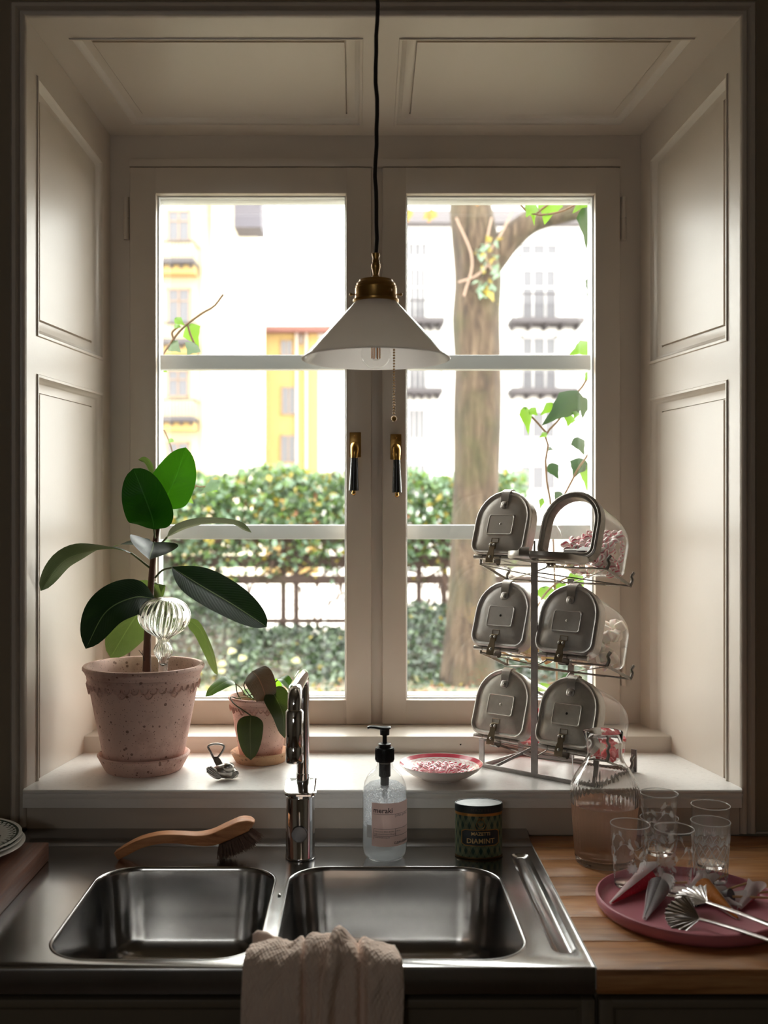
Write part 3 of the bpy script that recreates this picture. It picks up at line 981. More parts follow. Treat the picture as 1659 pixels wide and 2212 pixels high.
# ---- ivy sprigs against the outer panes
def ivy_leaf(c, tip, width, mat, parent, lobes=True, tilt=0.0):
    """five lobed leaf from stalk point c to tip (both local)"""
    d = tip-c; L = d.length; d = d.normalized()
    nrm = Vector((tilt, -1, .25)).normalized()
    u = d.cross(nrm).normalized(); nrm = u.cross(d)
    sh = [(0, .04), (.16, -.10), (.34, .02), (.52, .20), (.40, .36), (.36, .46), (.20, .62), (.10, .84), (0, 1.0)] if lobes else [(0, 0), (.22, .02), (.38, .2), (.38, .45), (.22, .75), (0, 1)]
    W = width/ (2*max(q[0] for q in sh))
    vs = []
    for x, t in sh: vs.append(c + d*L*t + u*W*x*1.0 + nrm*(-.10*L*abs(x)*2 + .06*L*math.sin(t*3)))
    n = len(sh)
    for x, t in sh[1:-1]: vs.append(c + d*L*t - u*W*x + nrm*(-.10*L*abs(x)*2 + .06*L*math.sin(t*3)))
    mid = [c + d*L*t + nrm*(.06*L*math.sin(t*3)) for x, t in sh[1:-1]]
    o_ = len(vs); vs += mid
    fs = []
    R_ = list(range(0, n)); Lf = [0] + list(range(n, n+n-2)) + [n-1]
    M_ = [0] + list(range(o_, o_+n-2)) + [n-1]
    for i in range(n-1):
        for a, sgn in ((R_, 1), (Lf, -1)):
            q = [M_[i], M_[i+1], a[i+1], a[i]]
            q = [x for k, x in enumerate(q) if x not in q[:k]]
            if len(q) > 2: fs.append(tuple(q if sgn < 0 else q[::-1]))
    return ob('leaf', MB().add(vs, fs), mat, parent, 60)
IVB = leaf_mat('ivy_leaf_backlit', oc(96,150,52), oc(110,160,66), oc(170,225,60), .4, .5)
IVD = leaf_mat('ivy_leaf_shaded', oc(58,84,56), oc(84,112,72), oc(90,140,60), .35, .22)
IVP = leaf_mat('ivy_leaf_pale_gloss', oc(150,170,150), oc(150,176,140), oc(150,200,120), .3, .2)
IVS = plain('ivy_stem', oc(150,116,84), .8, 0, .2, 30)
AUT = leaf_mat('autumn_leaf', oc(210,140,60), oc(220,150,70), oc(250,170,70), .5, .45)
def sprig(name, label, Y, stems, leaves, r=.003, hold=None):
    base = P(*stems[0][0], Y)
    t = thing(name, label, 'ivy', base)
    for s_ in stems:
        ob('stem', MB().tube(spline([P(a, b, Y)-base for a, b in s_], 14), r, 7), IVS, t)
    if hold:     # the runner clings to the outer wall beside the window
        ob('stem', MB().tube(spline([Vector(hold)-base, lerp(Vector(hold)-base, Vector((0, 0, 0)), .6)+Vector((0, .04, .02)), Vector((0, 0, 0))], 10), r, 7), IVS, t)
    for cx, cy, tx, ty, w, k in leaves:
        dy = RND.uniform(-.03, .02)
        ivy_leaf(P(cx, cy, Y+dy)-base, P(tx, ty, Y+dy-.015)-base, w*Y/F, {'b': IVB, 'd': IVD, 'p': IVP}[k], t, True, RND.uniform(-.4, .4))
    return t
YI = 2.80
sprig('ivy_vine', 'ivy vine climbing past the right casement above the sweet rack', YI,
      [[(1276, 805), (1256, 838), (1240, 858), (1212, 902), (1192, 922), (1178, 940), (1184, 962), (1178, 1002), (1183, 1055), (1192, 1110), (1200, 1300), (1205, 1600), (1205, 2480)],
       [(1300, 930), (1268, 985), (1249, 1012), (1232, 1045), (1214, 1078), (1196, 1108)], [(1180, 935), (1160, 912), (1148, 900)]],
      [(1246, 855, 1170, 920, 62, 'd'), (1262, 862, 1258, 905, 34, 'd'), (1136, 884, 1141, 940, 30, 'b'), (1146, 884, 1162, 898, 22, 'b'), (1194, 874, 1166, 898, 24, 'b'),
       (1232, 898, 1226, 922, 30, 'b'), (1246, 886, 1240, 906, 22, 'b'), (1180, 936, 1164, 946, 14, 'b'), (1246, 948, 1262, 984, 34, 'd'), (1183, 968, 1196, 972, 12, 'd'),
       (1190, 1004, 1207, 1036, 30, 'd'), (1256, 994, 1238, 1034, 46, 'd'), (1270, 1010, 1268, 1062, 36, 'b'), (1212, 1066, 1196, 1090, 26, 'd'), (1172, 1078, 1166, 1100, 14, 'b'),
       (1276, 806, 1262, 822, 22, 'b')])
sprig('ivy_tendril', 'ivy tendril looping across the top corner of the right casement', YI,
      [[(1122, 425), (1128, 447), (1160, 464), (1205, 459), (1236, 446), (1262, 430), (1310, 410)], [(1158, 463), (1170, 452), (1186, 440)]],
      [(1190, 425, 1176, 486, 62, 'b'), (1152, 440, 1136, 470, 36, 'b'), (1150, 445, 1154, 488, 18, 'b'), (1276, 420, 1236, 462, 40, 'b'), (1266, 455, 1266, 540, 40, 'd'),
       (1282, 600, 1268, 645, 30, 'd'), (1276, 745, 1228, 768, 46, 'b')])
sprig('ivy_shoot', 'bare tipped ivy shoot leaning across the left casement', YI,
      [[(345, 775), (357, 758), (378, 728), (400, 704), (436, 677), (462, 662), (482, 636)], [(376, 735), (372, 718), (388, 704)], [(406, 703), (411, 722), (424, 752)]],
      [(408, 706, 430, 750, 46, 'b'), (380, 688, 400, 704, 20, 'b'), (378, 702, 392, 708, 16, 'b'), (368, 742, 392, 762, 32, 'p'), (420, 744, 404, 768, 40, 'p'), (342, 796, 362, 804, 20, 'b')], .003, (-.80, 2.602, 1.86))
sprig('ivy_runner', 'low ivy runner with pale leaves behind the rubber plant top', YI,
      [[(355, 930), (366, 955), (385, 1010), (424, 1050), (470, 1045)], [(424, 1050), (396, 1080), (372, 1100)]],
      [(372, 948, 364, 958, 14, 'b'), (470, 1042, 430, 1068, 26, 'p'), (452, 1052, 470, 1062, 18, 'b'), (396, 1070, 418, 1088, 30, 'b'), (366, 1090, 384, 1118, 30, 'p')], .002, (-.80, 2.602, 1.72))
sprig('ivy_patch', 'bright ivy growing low outside behind the sweet rack', YI,
      [[(1150, 1330), (1180, 1280), (1220, 1250), (1290, 1230)], [(1130, 1520), (1180, 1480), (1240, 1470)]],
      [(1176, 1270, 1190, 1310, 50, 'b'), (1240, 1240, 1262, 1290, 46, 'b'), (1215, 1262, 1205, 1300, 40, 'b'), (1166, 1480, 1182, 1512, 44, 'b'), (1215, 1470, 1262, 1478, 40, 'd'), (1240, 1476, 1258, 1500, 40, 'b')])
YA = 9.55
tw_ = MB().tube(spline([P(*q, YA+d)-tree.location for q, d in (((985, 330), .75), ((970, 390), .2), ((945, 420), 0), ((930, 455), 0))], 10), .008, 6)
tw_.tube(spline([P(*q, YA)-tree.location for q in ((958, 402), (900, 420), (880, 455))], 8), .006, 6)
ob('twig', tw_, IVS, tree)
for cx, cy, tx, ty, w in ((936, 456, 924, 482, 26), (926, 462, 914, 474, 20), (884, 455, 880, 482, 20), (950, 425, 954, 448, 18), (1028, 432, 1032, 446, 14)):
    ivy_leaf(P(cx, cy, YA)-tree.location, P(tx, ty, YA)-tree.location, w*YA/F, AUT, tree)

# ================================================================== sink bench, worktop, cabinets
YFR, YBK, XS = 1.447, 2.043, .336           # worktop front, back, end of the steel bench
sink = thing('sink_bench', 'stainless steel double bowl sink bench with rolled front edge under the window', 'sink', (-.1, YFR, CT))
def sl(p): return Vector((p[0]+.1, p[1]-YFR, p[2]))          # world xy, z relative to CT -> local
XLL, YU = -1.25, 1.972
bowls = [(-.465, -.147, 1.474, 1.862), (-.125, .252, 1.474, 1.862)]
BR = .072
holes = [[sl(p) for p in rrect(a-.002, b+.002, c-.002, d+.002, BR, 0, 10)] for a, b, c, d in bowls]
grx = (.286, .322, 1.497, 1.935)
groove = [sl(p) for p in rrect(*grx, .0165, 0, 8)]
outer_ = [sl(p) for p in ((XLL, YFR+.006, 0), (XS-.004, YFR+.006, 0), (XS-.004, YU, 0), (XLL, YU, 0))]
v, f = fill([outer_] + holes + [groove])
top = MB().add(v, f)
# rolled front edge and end edge, folded upstand behind
pr = [(YFR+.006, 0), (YFR+.003, .0008), (YFR+.0005, -.0008), (YFR-.001, -.005), (YFR-.001, -.036), (YFR+.004, -.038), (YFR+.02, -.038)]
top.loft([[sl((XLL, y, z)) for y, z in pr], [sl((XS, y, z)) for y, z in pr]], close=False)
top.loft([[sl((XS-.004, y, 0)) for y in (YFR+.006, YU)], [sl((XS-.001, y, .0012)) for y in (YFR+.002, YU)], [sl((XS, y, -.001)) for y in (YFR, YU)], [sl((XS, y, -.036)) for y in (YFR, YU)]], close=False)
pu = [(YU, 0), (YU+.004, .0006), (YU+.008, .003), (YBK-.006, .013), (YBK-.0005, .014), (YBK-.0005, -.02)]
top.loft([[sl((XLL, y, z)) for y, z in pu], [sl((XS, y, z)) for y, z in pu]], close=False)
ob('bench_top', top, STEEL, sink, 35)
for a, b, c, d in bowls:
    m = MB(); L = []
    prof = [(-.002, 0), (-.0005, .0012), (.0015, .0008), (.0035, -.002), (.0045, -.007), (.006, -.02), (.013, -.085), (.017, -.120), (.024, -.138), (.038, -.150), (.060, -.156)]
    for ins, z in prof:
        L.append([sl(p) for p in rrect(a+ins, b-ins, c+ins, d-ins, max(.02, BR-ins*.6), z, 10)])
    cx, cy = (a+b)/2, (c+d)/2
    for k, (r, z) in enumerate(((.060, -.160), (.045, -.162), (.043, -.168), (.030, -.170))):
        pts = []
        base = L[10]
        for p in base:
            q = p - sl((cx, cy, 0)); q.z = 0
            pts.append(sl((cx, cy, z)) + q.normalized()*r)
        L.append(pts)
    m.loft(L, cap1=True)
    o = ob('bowl', m, STEEL, sink, 50)
    ob('strainer', MB().lathe([(.0, -.1665), (.012, -.1665), (.026, -.1675), (.029, -.1695)], 28, sl((cx, cy, 0))), CHROME, o)
m = MB(); L = []
for ins, z in ((0, 0), (.0015, -.0012), (.005, -.0045), (.009, -.006)):
    L.append([sl(p) for p in rrect(grx[0]+ins, grx[1]-ins, grx[2]+ins, grx[3]-ins, .0165-ins*.9, z, 8)])
m.loft(L, cap1=True)
ob('drip_channel', m, STEEL, sink, 60)
m = MB().tube([sl((-.1345, 1.72, .0006)), sl((-.1345, 1.722, .0016)), sl((-.1345, 1.724, .0006))], .003, 8)
ob('pressed_mark', m, STEEL, sink)

OILED = wood_mat('oiled_oak_worktop', srgb(140,90,50), srgb(184,128,80), srgb(206,154,104), 'X', .34, 1.0, .1)
wt = thing('wooden_worktop', 'oiled wooden worktop of wide staves right of the sink', 'worktop', (XS+.0015, YFR, CT))
ys = [YFR-.003, 1.540, 1.632, 1.722, 1.812, 1.902, 1.975, YBK-.002]
for k in range(7):
    m = MB().box(0, 1.0, ys[k]-YFR+.0004, ys[k+1]-YFR-.0004, -.036, -.0002, .0022 if k == 0 else .0012)
    o = ob('stave', m, OILED, wt)
    o.location = (0, 0, 0)
nose = MB().box(0, 1.0, ys[0]-YFR-.0022, ys[0]-YFR, -.034, -.008, .001)
ob('front_edge', nose, OILED, wt)
ob('silicone_joint', MB().box(-.0012, .0006, 0, YBK-YFR-.004, -.03, .0006), plain('pale_silicone', (.6,.58,.55), .4), wt, 0)

def cabinet(x0, x1, doors, label, knob=None):
    c = thing('base_cabinet', label, 'cabinet', ((x0+x1)/2, YFR+.005, 0))
    w = (x1-x0)/2
    y1 = YBK-YFR-.015
    m = MB()
    m.box(-w, -w+.018, .022, y1, .08, CT-.045).box(w-.018, w, .022, y1, .08, CT-.045)
    m.box(-w+.018, w-.018, .022, y1, .08, .10).box(-w+.018, w-.018, y1-.012, y1, .10, CT-.045)
    ob('carcass', m, CABIN, c)
    ob('plinth', MB().box(-w, w, .06, .08, 0, .08), CABIN, c)
    n = len(doors)
    for k in range(n):
        a, b = -w + 2*w*k/n + .002, -w + 2*w*(k+1)/n - .002
        d = MB(); zt, zb = CT-.047, .085
        rect_frame(d, a, b, zb, zt, a+.020, b-.020, zb+.06, zt-.012, 0, .018, .002)
        dr = ob('door', d, CABIN, c)
        pm = MB()
        q = [(a+.018, zb+.058), (b-.018, zb+.058), (b-.018, zt-.010), (a+.018, zt-.010)]
        lp = [[Vector((p.x, dep, p.y)) for p in quad_inset(q, [ins]*4)] for ins, dep in ((0, .003), (.004, .005), (.008, .010), (.010, .011))]
        pm.loft(lp, cap1=True)
        ob('door_panel', pm, CABIN, dr, 15)
        kx = doors[k]
        if kx is not None:
            km = MB().lathe([(0, .030), (.009, .030), (.0155, .026), (.0165, .020), (.012, .013), (.007, .008), (.008, 0)], 20)
            for i, p in enumerate(km.v): km.v[i] = Vector((kx-(x0+x1)/2+p.x, -p.z, CT-.098+p.y))
            ob('knob', km, plain('black_iron_knob', (.02,.018,.016), .4, .6), dr)
    return c
cabinet(-.56, .339, [-.180, .31], 'greige sink cabinet with two doors and black knobs behind the tea towel')
cabinet(.341, 1.25, [None, None], 'greige base cabinet below the wooden worktop')
cabinet(-1.25, -.575, [None], 'greige base cabinet at the far left under the steel bench')

# ================================================================== mixer tap
tap = thing('mixer_tap', 'chrome kitchen mixer tap with high square spout behind the sink', 'tap', (-.110, 1.915, CT+.0005))
b = MB().lathe([(0, 0), (.0275, 0), (.0285, .002), (.0285, .004), (.0272, .007), (.0268, .112), (.0262, .115), (0, .115)], 48)
body = ob('body', b, CHROME, tap)
ob('collar', MB().lathe([(.0255, .1145), (.0255, .1175), (.0272, .118), (.0272, .1195), (.0255, .1205), (0, .1205)], 48), CHROME, tap)
# side lever disc facing the room
d = MB()
L = []
for r, y in ((.0001, -.0335), (.014, -.0335), (.0148, -.033), (.0150, -.031), (.0150, -.018)):
    L.append([Vector((r*math.cos(a), y, .052+r*math.sin(a))) for a in [2*PI*k/40 for k in range(40)]])
d.loft(L)
ob('lever_disc', d, plain('satin_chrome', (.13,.13,.135), .22, 1.0, .05), tap, 30)
ob('lever_pin', MB().tube([(0, -.0275, .066), (0, -.0275, .092)], [.0022, .0012], 10), CHROME, tap)
# sloping top plate handle
def wedge(u, v_):
    return None
hp = MB(); L = []
for ins, dz in ((.0015, -.0012), (0, 0), (0, .003), (.0015, .0042), (.006, .0046)):
    lp = []
    for p in rrect(-.0285+ins, .0315-ins, -.038+ins, .030-ins, max(.004, .012-ins), 0, 6):
        lp.append(Vector((p.x, p.y, .1235 + .0155*(p.y+.038)/.068 + dz)))
    L.append(lp)
hp.loft(L, True, True)
lev = ob('handle', hp, CHROME, tap, 35)
ob('handle_skirt', MB().lathe([(.0245, .1205), (.0245, .124), (.02, .131)], 40), CHROME, tap)
dm = MB()
for r in (.0032, .0052):
    pts = [Vector((.001+r*1.3*math.cos(a), .012+r*math.sin(a), .1235+.0155*(.050+r*math.sin(a))/.068+.0049)) for a in [2*PI*k/24 for k in range(25)]]
    dm.tube(pts, .00045, 5, False)
dm.tube([(.001, .0092, .1398), (.001, .0148, .1411)], .0005, 5)
ob('printed_mark', dm, plain('grey_mark', (.5,.5,.52), .3, .8), lev)
# spout
zt = .345
sp = spline([(.004, .022, .11), (.004, .022, .2), (.004, .022, zt-.035)], 10)
pts = [Vector((.004, .022, .11)), Vector((.004, .022, zt-.030))]
for k in range(1, 8): a = PI/2*k/7; pts.append(Vector((.004, .022-.026*(1-math.cos(a)), zt-.030+.026*math.sin(a))))
pts.append(Vector((.0, -.148, zt-.004)))
for k in range(1, 8): a = PI/2*k/7; pts.append(Vector((0, -.148-.026*math.sin(a), zt-.004-.026*(1-math.cos(a)))))
pts.append(Vector((0, -.174, zt-.04)))
ob('spout', MB().tube(pts, .0118, 24, up=(1, 0, 0)), CHROME, tap, 50)
ob('swivel_ring', MB().lathe([(.0118, .128), (.0128, .129), (.0128, .152), (.0118, .153)], 32, (.004, .022, 0)), CHROME, tap)
hd = MB().lathe([(.0118, 0), (.0150, -.004), (.0150, -.062), (.0146, -.063), (.0146, -.0645), (.0152, -.0655), (.0152, -.088), (.0142, -.0905), (.010, -.0905), (.010, -.086), (0, -.086)], 36, (0, -.174, zt-.034))
ob('spray_head', hd, CHROME, tap)

# ================================================================== soap bottle
def milky(name, c, dens, tlf=.6):
    m = N(name)
    m.set(Base_Color=c, Roughness=.5)
    tl = m.n('ShaderNodeBsdfTranslucent', Color=(*c, 1)); a = m.n('ShaderNodeMixShader', Fac=tlf)
    m.l(m.bs.outputs[0], a.inputs[1]); m.l(tl.outputs[0], a.inputs[2])
    tr = m.n('ShaderNodeBsdfTransparent', Color=(.97, .98, .98, 1)); b = m.n('ShaderNodeMixShader', Fac=dens)
    m.l(tr.outputs[0], b.inputs[1]); m.l(a.outputs[0], b.inputs[2]); m.l(b.outputs[0], m.out.inputs['Surface'])
    return m.mat
SO = Vector((X_(831, 1.915), 1.915, CT+.0004))
soap = thing('soap_bottle', 'clear pump bottle of dish soap with pink label beside the tap', 'bottle', SO)
PET = pane_mat('clear_bottle_plastic', (.98,.985,.98), .05, 1.3)
GEL = glass_mat('clear_soap_gel', (.97,.98,.99), 1.34, .0)
R0 = .0415
bp_ = [(.020, .0025), (.030, .0008), (.0345, .0015), (.0390, .007), (.0412, .016), (R0, .026), (R0, .118), (.0408, .130), (.0380, .142), (.0320, .153), (.0245, .161), (.0185, .166), (.0150, .171), (.0142, .178), (.0142, .192)]
ob('bottle_body', MB().lathe(bp_, 64), PET, soap, 60)
gp = [(0, .0035), (.030, .0022), (.0380, .008), (.0402, .017), (.0406, .027), (.0406, .062), (0, .062)]
ob('soap', MB().lathe(gp, 56), milky('milky_soap_gel', (.86,.88,.92), .30), soap, 50)
FOAM = N('frothy_bubbles')
fv = FOAM.n('ShaderNodeTexVoronoi', Scale=420.0); FOAM.l(FOAM.coord(), fv.inputs['Vector'])
FOAM.set(Base_Color=(.86,.88,.92), Roughness=.25)
ftl = FOAM.n('ShaderNodeBsdfTranslucent', Color=(.88,.90,.95,1)); fmm = FOAM.n('ShaderNodeMixShader', Fac=.55)
FOAM.l(FOAM.bs.outputs[0], fmm.inputs[1]); FOAM.l(ftl.outputs[0], fmm.inputs[2])
FOAM.bump(fv.outputs['Distance'], .9, .003)
fr_ = FOAM.n('ShaderNodeBsdfTransparent')
fm = FOAM.n('ShaderNodeMixShader'); FOAM.l(FOAM.ramp(fv.outputs['Distance'], [(.25, .75), (.6, .15)]), fm.inputs[0])
FOAM.l(fmm.outputs[0], fm.inputs[1]); FOAM.l(fr_.outputs[0], fm.inputs[2]); FOAM.l(fm.outputs[0], FOAM.out.inputs['Surface'])
ob('foam', MB().lathe([(R0-.0016, .0625), (R0-.0016, .118), (.0392, .130), (.030, .138), (.012, .136), (0, .135)], 56), FOAM.mat, soap, 60)
dp = MB().tube(spline([(0, 0, .168), (.002, -.002, .10), (.010, -.006, .05), (.024, -.012, .006)], 16), .0042, 12)
ob('dip_tube', dp, plain('white_dip_tube', (.82,.84,.86), .3), soap)
pu_ = MB().lathe([(.0088, .128), (.0088, .170), (.0075, .127), (.0075, .124)], 24)
pm_ = MB().lathe([(0, .112), (.0048, .112), (.0048, .128), (.0082, .130), (.0082, .150), (.0112, .152), (.0112, .176)], 24)
ob('pump_chamber', pm_, plain('smoky_pump_plastic', (.03,.03,.035), .25), soap)
cp = MB()
cp.lathe([(.0, .180), (.0172, .180), (.0176, .182), (.0176, .2035), (.0168, .2055), (.0118, .206), (.0118, .2125), (.0105, .2135), (.0040, .2135)], 48, fl=lambda a, i: 1.0)
cap = ob('cap', cp, BLACKP, soap)
rb = MB()
for k in range(44):
    a = 2*PI*k/44
    rb.tube([(.0176*math.cos(a), .0176*math.sin(a), .183), (.0176*math.cos(a), .0176*math.sin(a), .2025)], .0006, 4)
ob('grip_ribs', rb, BLACKP, cap)
hd = MB()
hd.lathe([(.0044, .2130), (.0042, .2285), (.0088, .2295), (.0092, .2400), (.0100, .2420), (0, .2425)], 28)
loops = []
for x, z, w_, h in ((.0115, .2440, .0040, .0008), (.011, .2430, .0095, .0022), (.004, .2425, .0105, .0030), (-.004, .2420, .0100, .0034), (-.012, .2428, .0082, .0032), (-.020, .2440, .0066, .0030), (-.028, .2440, .0052, .0028), (-.0325, .2425, .0044, .0026)):
    loops.append([Vector((x, w_*math.cos(a), z+h*math.sin(a))) for a in [2*PI*k/16 for k in range(16)]])
hd.loft(loops, True, True)
ob('pump_head', hd, BLACKP, soap)
# label wrapped on the front
LBP = milky('pink_paper_label', srgb(226,196,186), 1.0, .45)
INK = plain('dark_label_ink', srgb(64,46,46), .7)
a0, a1 = -PI/2 + math.asin(-28/47.5), -PI/2 + 1.45
rl = R0 + .0004
lz0, lz1 = .032, .112
lab = MB().grid(lambda u, v_: Vector((rl*math.cos(lerp(a0, a1, u)), rl*math.sin(lerp(a0, a1, u)), lerp(lz0, lz1, v_))), 28, 2)
label = ob('paper_label', lab, LBP, soap)
ob('label_back', MB().grid(lambda u, v_: Vector(((rl+.0002)*math.cos(lerp(a0-.30, a0-.005, u)), (rl+.0002)*math.sin(lerp(a0-.30, a0-.005, u)), lerp(.046, .069, v_))), 6, 1), plain('white_sticker', (.7,.7,.72), .5), label)
def wrap_text(txt, size, x, z, r=rl+.0003, **k):
    v, f = text_geo(txt, size, **k)
    return [Vector((r*math.cos(a0 + (x+p.x)/r), r*math.sin(a0+(x+p.x)/r), z+p.y)) for p in v], f
tx = MB()
for t_, s_, x, z, bold in (('meraki', .0135, .0035, .0943, .00022), ('[urban garden]', .0058, .045, .0870, 0), ('Cleans your dishes spotless', .0034, .006, .0590, 0), ('with a fresh breeze of flowers', .0034, .006, .0540, 0), ('500 ml', .0034, .048, .0590, 0), ('www.meraki-shop.dk', .0034, .006, .0480, 0), ('CLEAN DISHES', .0058, .043, .0365, .00015)):
    v, f = wrap_text(t_, s_, x, z, bold=bold)
    tx.add(v, f)
ob('lettering', tx, INK, label, 0)
ln = MB()
W_ = (a1-a0)*rl
def hline(x0_, x1_, z, t=.0003):
    ln.grid(lambda u, v_: Vector(((rl+.0003)*math.cos(a0+lerp(x0_, x1_, u)/rl), (rl+.0003)*math.sin(a0+lerp(x0_, x1_, u)/rl), z+t*(v_-.5)*2)), 16, 1)
def vline(x, z0_, z1_, t=.0003):
    ln.grid(lambda u, v_: Vector(((rl+.0003)*math.cos(a0+(x+t*(u-.5)*2)/rl), (rl+.0003)*math.sin(a0+(x+t*(u-.5)*2)/rl), lerp(z0_, z1_, v_))), 1, 1)
hline(.003, W_-.002, .0915); hline(.0045, W_-.002, .0645); hline(.0045, W_-.002, .0515); vline(.0045, .045, .0645); vline(.046, .0515, .0645)
ob('ruled_lines', ln, INK, label, 0)

# ================================================================== oval tin
TN = Vector((X_(1034, 1.925), 1.925, CT+.0004))
tin = thing('pastille_tin', 'oval green harlequin patterned tin with gold lettering on the sink bench', 'tin', TN, (0, 0, .03))
TA, TB_ = .0445, .0275
def oval(ka, z, n=64): return [Vector((TA*ka*math.cos(2*PI*k/n), TB_*ka*math.sin(2*PI*k/n), z)) for k in range(n)]
HQ = N('harlequin_printed_tin')
sx = HQ.n('ShaderNodeTexCoord'); se = HQ.n('ShaderNodeSeparateXYZ'); HQ.l(sx.outputs['UV'], se.inputs[0])
u_ = HQ.math('MULTIPLY', se.outputs[0], 19.0); v2 = HQ.math('MULTIPLY', se.outputs[1], 2.9)
s1 = HQ.math('FRACT', HQ.math('ADD', u_, v2)); s2 = HQ.math('FRACT', HQ.math('SUBTRACT', u_, v2))
q1 = HQ.math('GREATER_THAN', s1, .5); q2 = HQ.math('GREATER_THAN', s2, .5)
both = HQ.math('MULTIPLY', q1, q2); neither = HQ.math('MULTIPLY', HQ.math('SUBTRACT', 1.0, q1), HQ.math('SUBTRACT', 1.0, q2))
cc = HQ.mix(both, srgb(92,104,78), srgb(30,60,50))
cc = HQ.mix(neither, cc, srgb(116,116,84))
cc = HQ.mix(HQ.ramp(HQ.noise(HQ.coord(), 60, 5), [(.5, 0), (.75, .5)]), cc, srgb(60,62,46))
HQ.set(Base_Color=cc, Roughness=.45, Specular_IOR_Level=.4)
m = MB()
n = 64
bz = [(.985, 0), (1.0, .0015), (1.0, .086)]
for i in range(2):
    A, B = oval(*bz[i]), oval(*bz[i+1])
    m.add(A+B, [(k, (k+1) % n, n+(k+1) % n, n+k) for k in range(n)], [[(k/n, bz[i][1]*11), ((k+1)/n, bz[i][1]*11), ((k+1)/n, bz[i+1][1]*11), (k/n, bz[i+1][1]*11)] for k in range(n)])
m.add(oval(*bz[0]), [tuple(range(n-1, -1, -1))])
ob('tin_body', m, HQ.mat, tin, 40)
GOLD = plain('worn_gold_print', srgb(176,128,70), .4, .8, .25, 80)
NAVY = plain('dark_blue_green_print', srgb(22,38,44), .4, 0, .2, 60)
ob('bottom_rim', MB().loft([oval(1.0, 0), oval(1.018, .001), oval(1.018, .003), oval(1.0, .004)]), plain('tarnished_tin_rim', srgb(92,72,44), .45, .8, .3, 50), tin)
ob('gold_band', MB().loft([oval(1.002, .0805), oval(1.006, .0815), oval(1.006, .0845), oval(1.002, .086)]), GOLD, tin)
ld = MB().loft([oval(1.0, .0855), oval(1.02, .086), oval(1.022, .0985), oval(1.0, .1000), oval(.97, .0998), oval(.955, .0985), oval(.3, .0987)], cap1=True)
LIDM = plain('black_green_tin_lid', srgb(30,38,38), .38, 0, .25, 70)
LIDT = plain('scuffed_grey_lid_top', srgb(158,160,160), .5, .2, .3, 60)
lid = ob('lid', ld, LIDM, tin, 30)
ob('lid_top', MB().loft([oval(.954, .0989), oval(.9, .0992), oval(.3, .0992)], cap1=True), LIDT, lid, 60)
def tin_wrap(v, x0, z0, k=1.002):
    out = []
    for p in v:
        x = p.x + x0
        x = max(-TA*.985, min(TA*.985, x))
        out.append(Vector((x*k, -TB_*k*math.sqrt(max(0, 1-(x/TA)**2)), p.y+z0)))
    return out
plq = MB()
def plaque(sx_, sz_, c_, k, mat_, name, par):
    nx = 24
    def fn(u, v_):
        x = lerp(-sx_, sx_, u); edge = abs(x) - (sx_-c_)
        h = sz_ - (max(0, edge)*.7 if edge > 0 else 0)
        return tin_wrap([Vector((x, lerp(-h, h, v_), 0))], 0, .0405, k)[0]
    return ob(name, MB().grid(fn, nx, 2), mat_, par, 0)
o = plaque(.0350, .0152, .0055, 1.004, GOLD, 'gold_border', tin)
pq = plaque(.0336, .0140, .005, 1.008, NAVY, 'name_plate', tin)
t2_ = MB()
for t_, s_, z in (('MAZETTI', .0088, .0452), ('DIAMINT', .0128, .0305)):
    v, f = text_geo(t_, s_, 'CENTER', bold=.0002)
    t2_.add(tin_wrap(v, 0, z, 1.013), f)
ob('lettering', t2_, plain('gold_lettering', srgb(196,164,112), .45, .5, .15, 80), pq, 0)
em = MB()
em.tube(tin_wrap([Vector((.0078*math.cos(2*PI*k/28), .0086*math.sin(2*PI*k/28), 0)) for k in range(29)], .0, .0660, 1.01), .0006, 5, False)
for x in (-.0048, -.0024, 0, .0024, .0048): em.tube(tin_wrap([Vector((x, 0, 0)), Vector((x*1.3, .0034 if x else .0048, 0))], 0, .0752, 1.01), .00055, 5)
em.tube(tin_wrap([Vector((-.0055, 0, 0)), Vector((0, -.0006, 0)), Vector((.0055, 0, 0))], 0, .0752, 1.01), .0006, 5)
for s_ in (-1, 1):
    em.tube(tin_wrap([Vector((s_*.003, -.004, 0)), Vector((s_*.008, -.0035, 0)), Vector((s_*.011, .0015, 0)), Vector((s_*.0095, .003, 0))], 0, .0585, 1.01), .0006, 5)
v, f = text_geo('NF', .0078, 'CENTER')
em.add(tin_wrap(v, 0, .0632, 1.01), f)
ob('emblem', em, GOLD, tin, 0)
v, f = text_geo('· MAZETTI ·', .0085, 'CENTER', space=1.1)
ob('lid_lettering', MB().add([p + Vector((0, 0, 0)) for p in tin_wrap(v, 0, .0893, 1.026)], f), plain('faded_lid_print', srgb(78,68,62), .5), lid, 0)

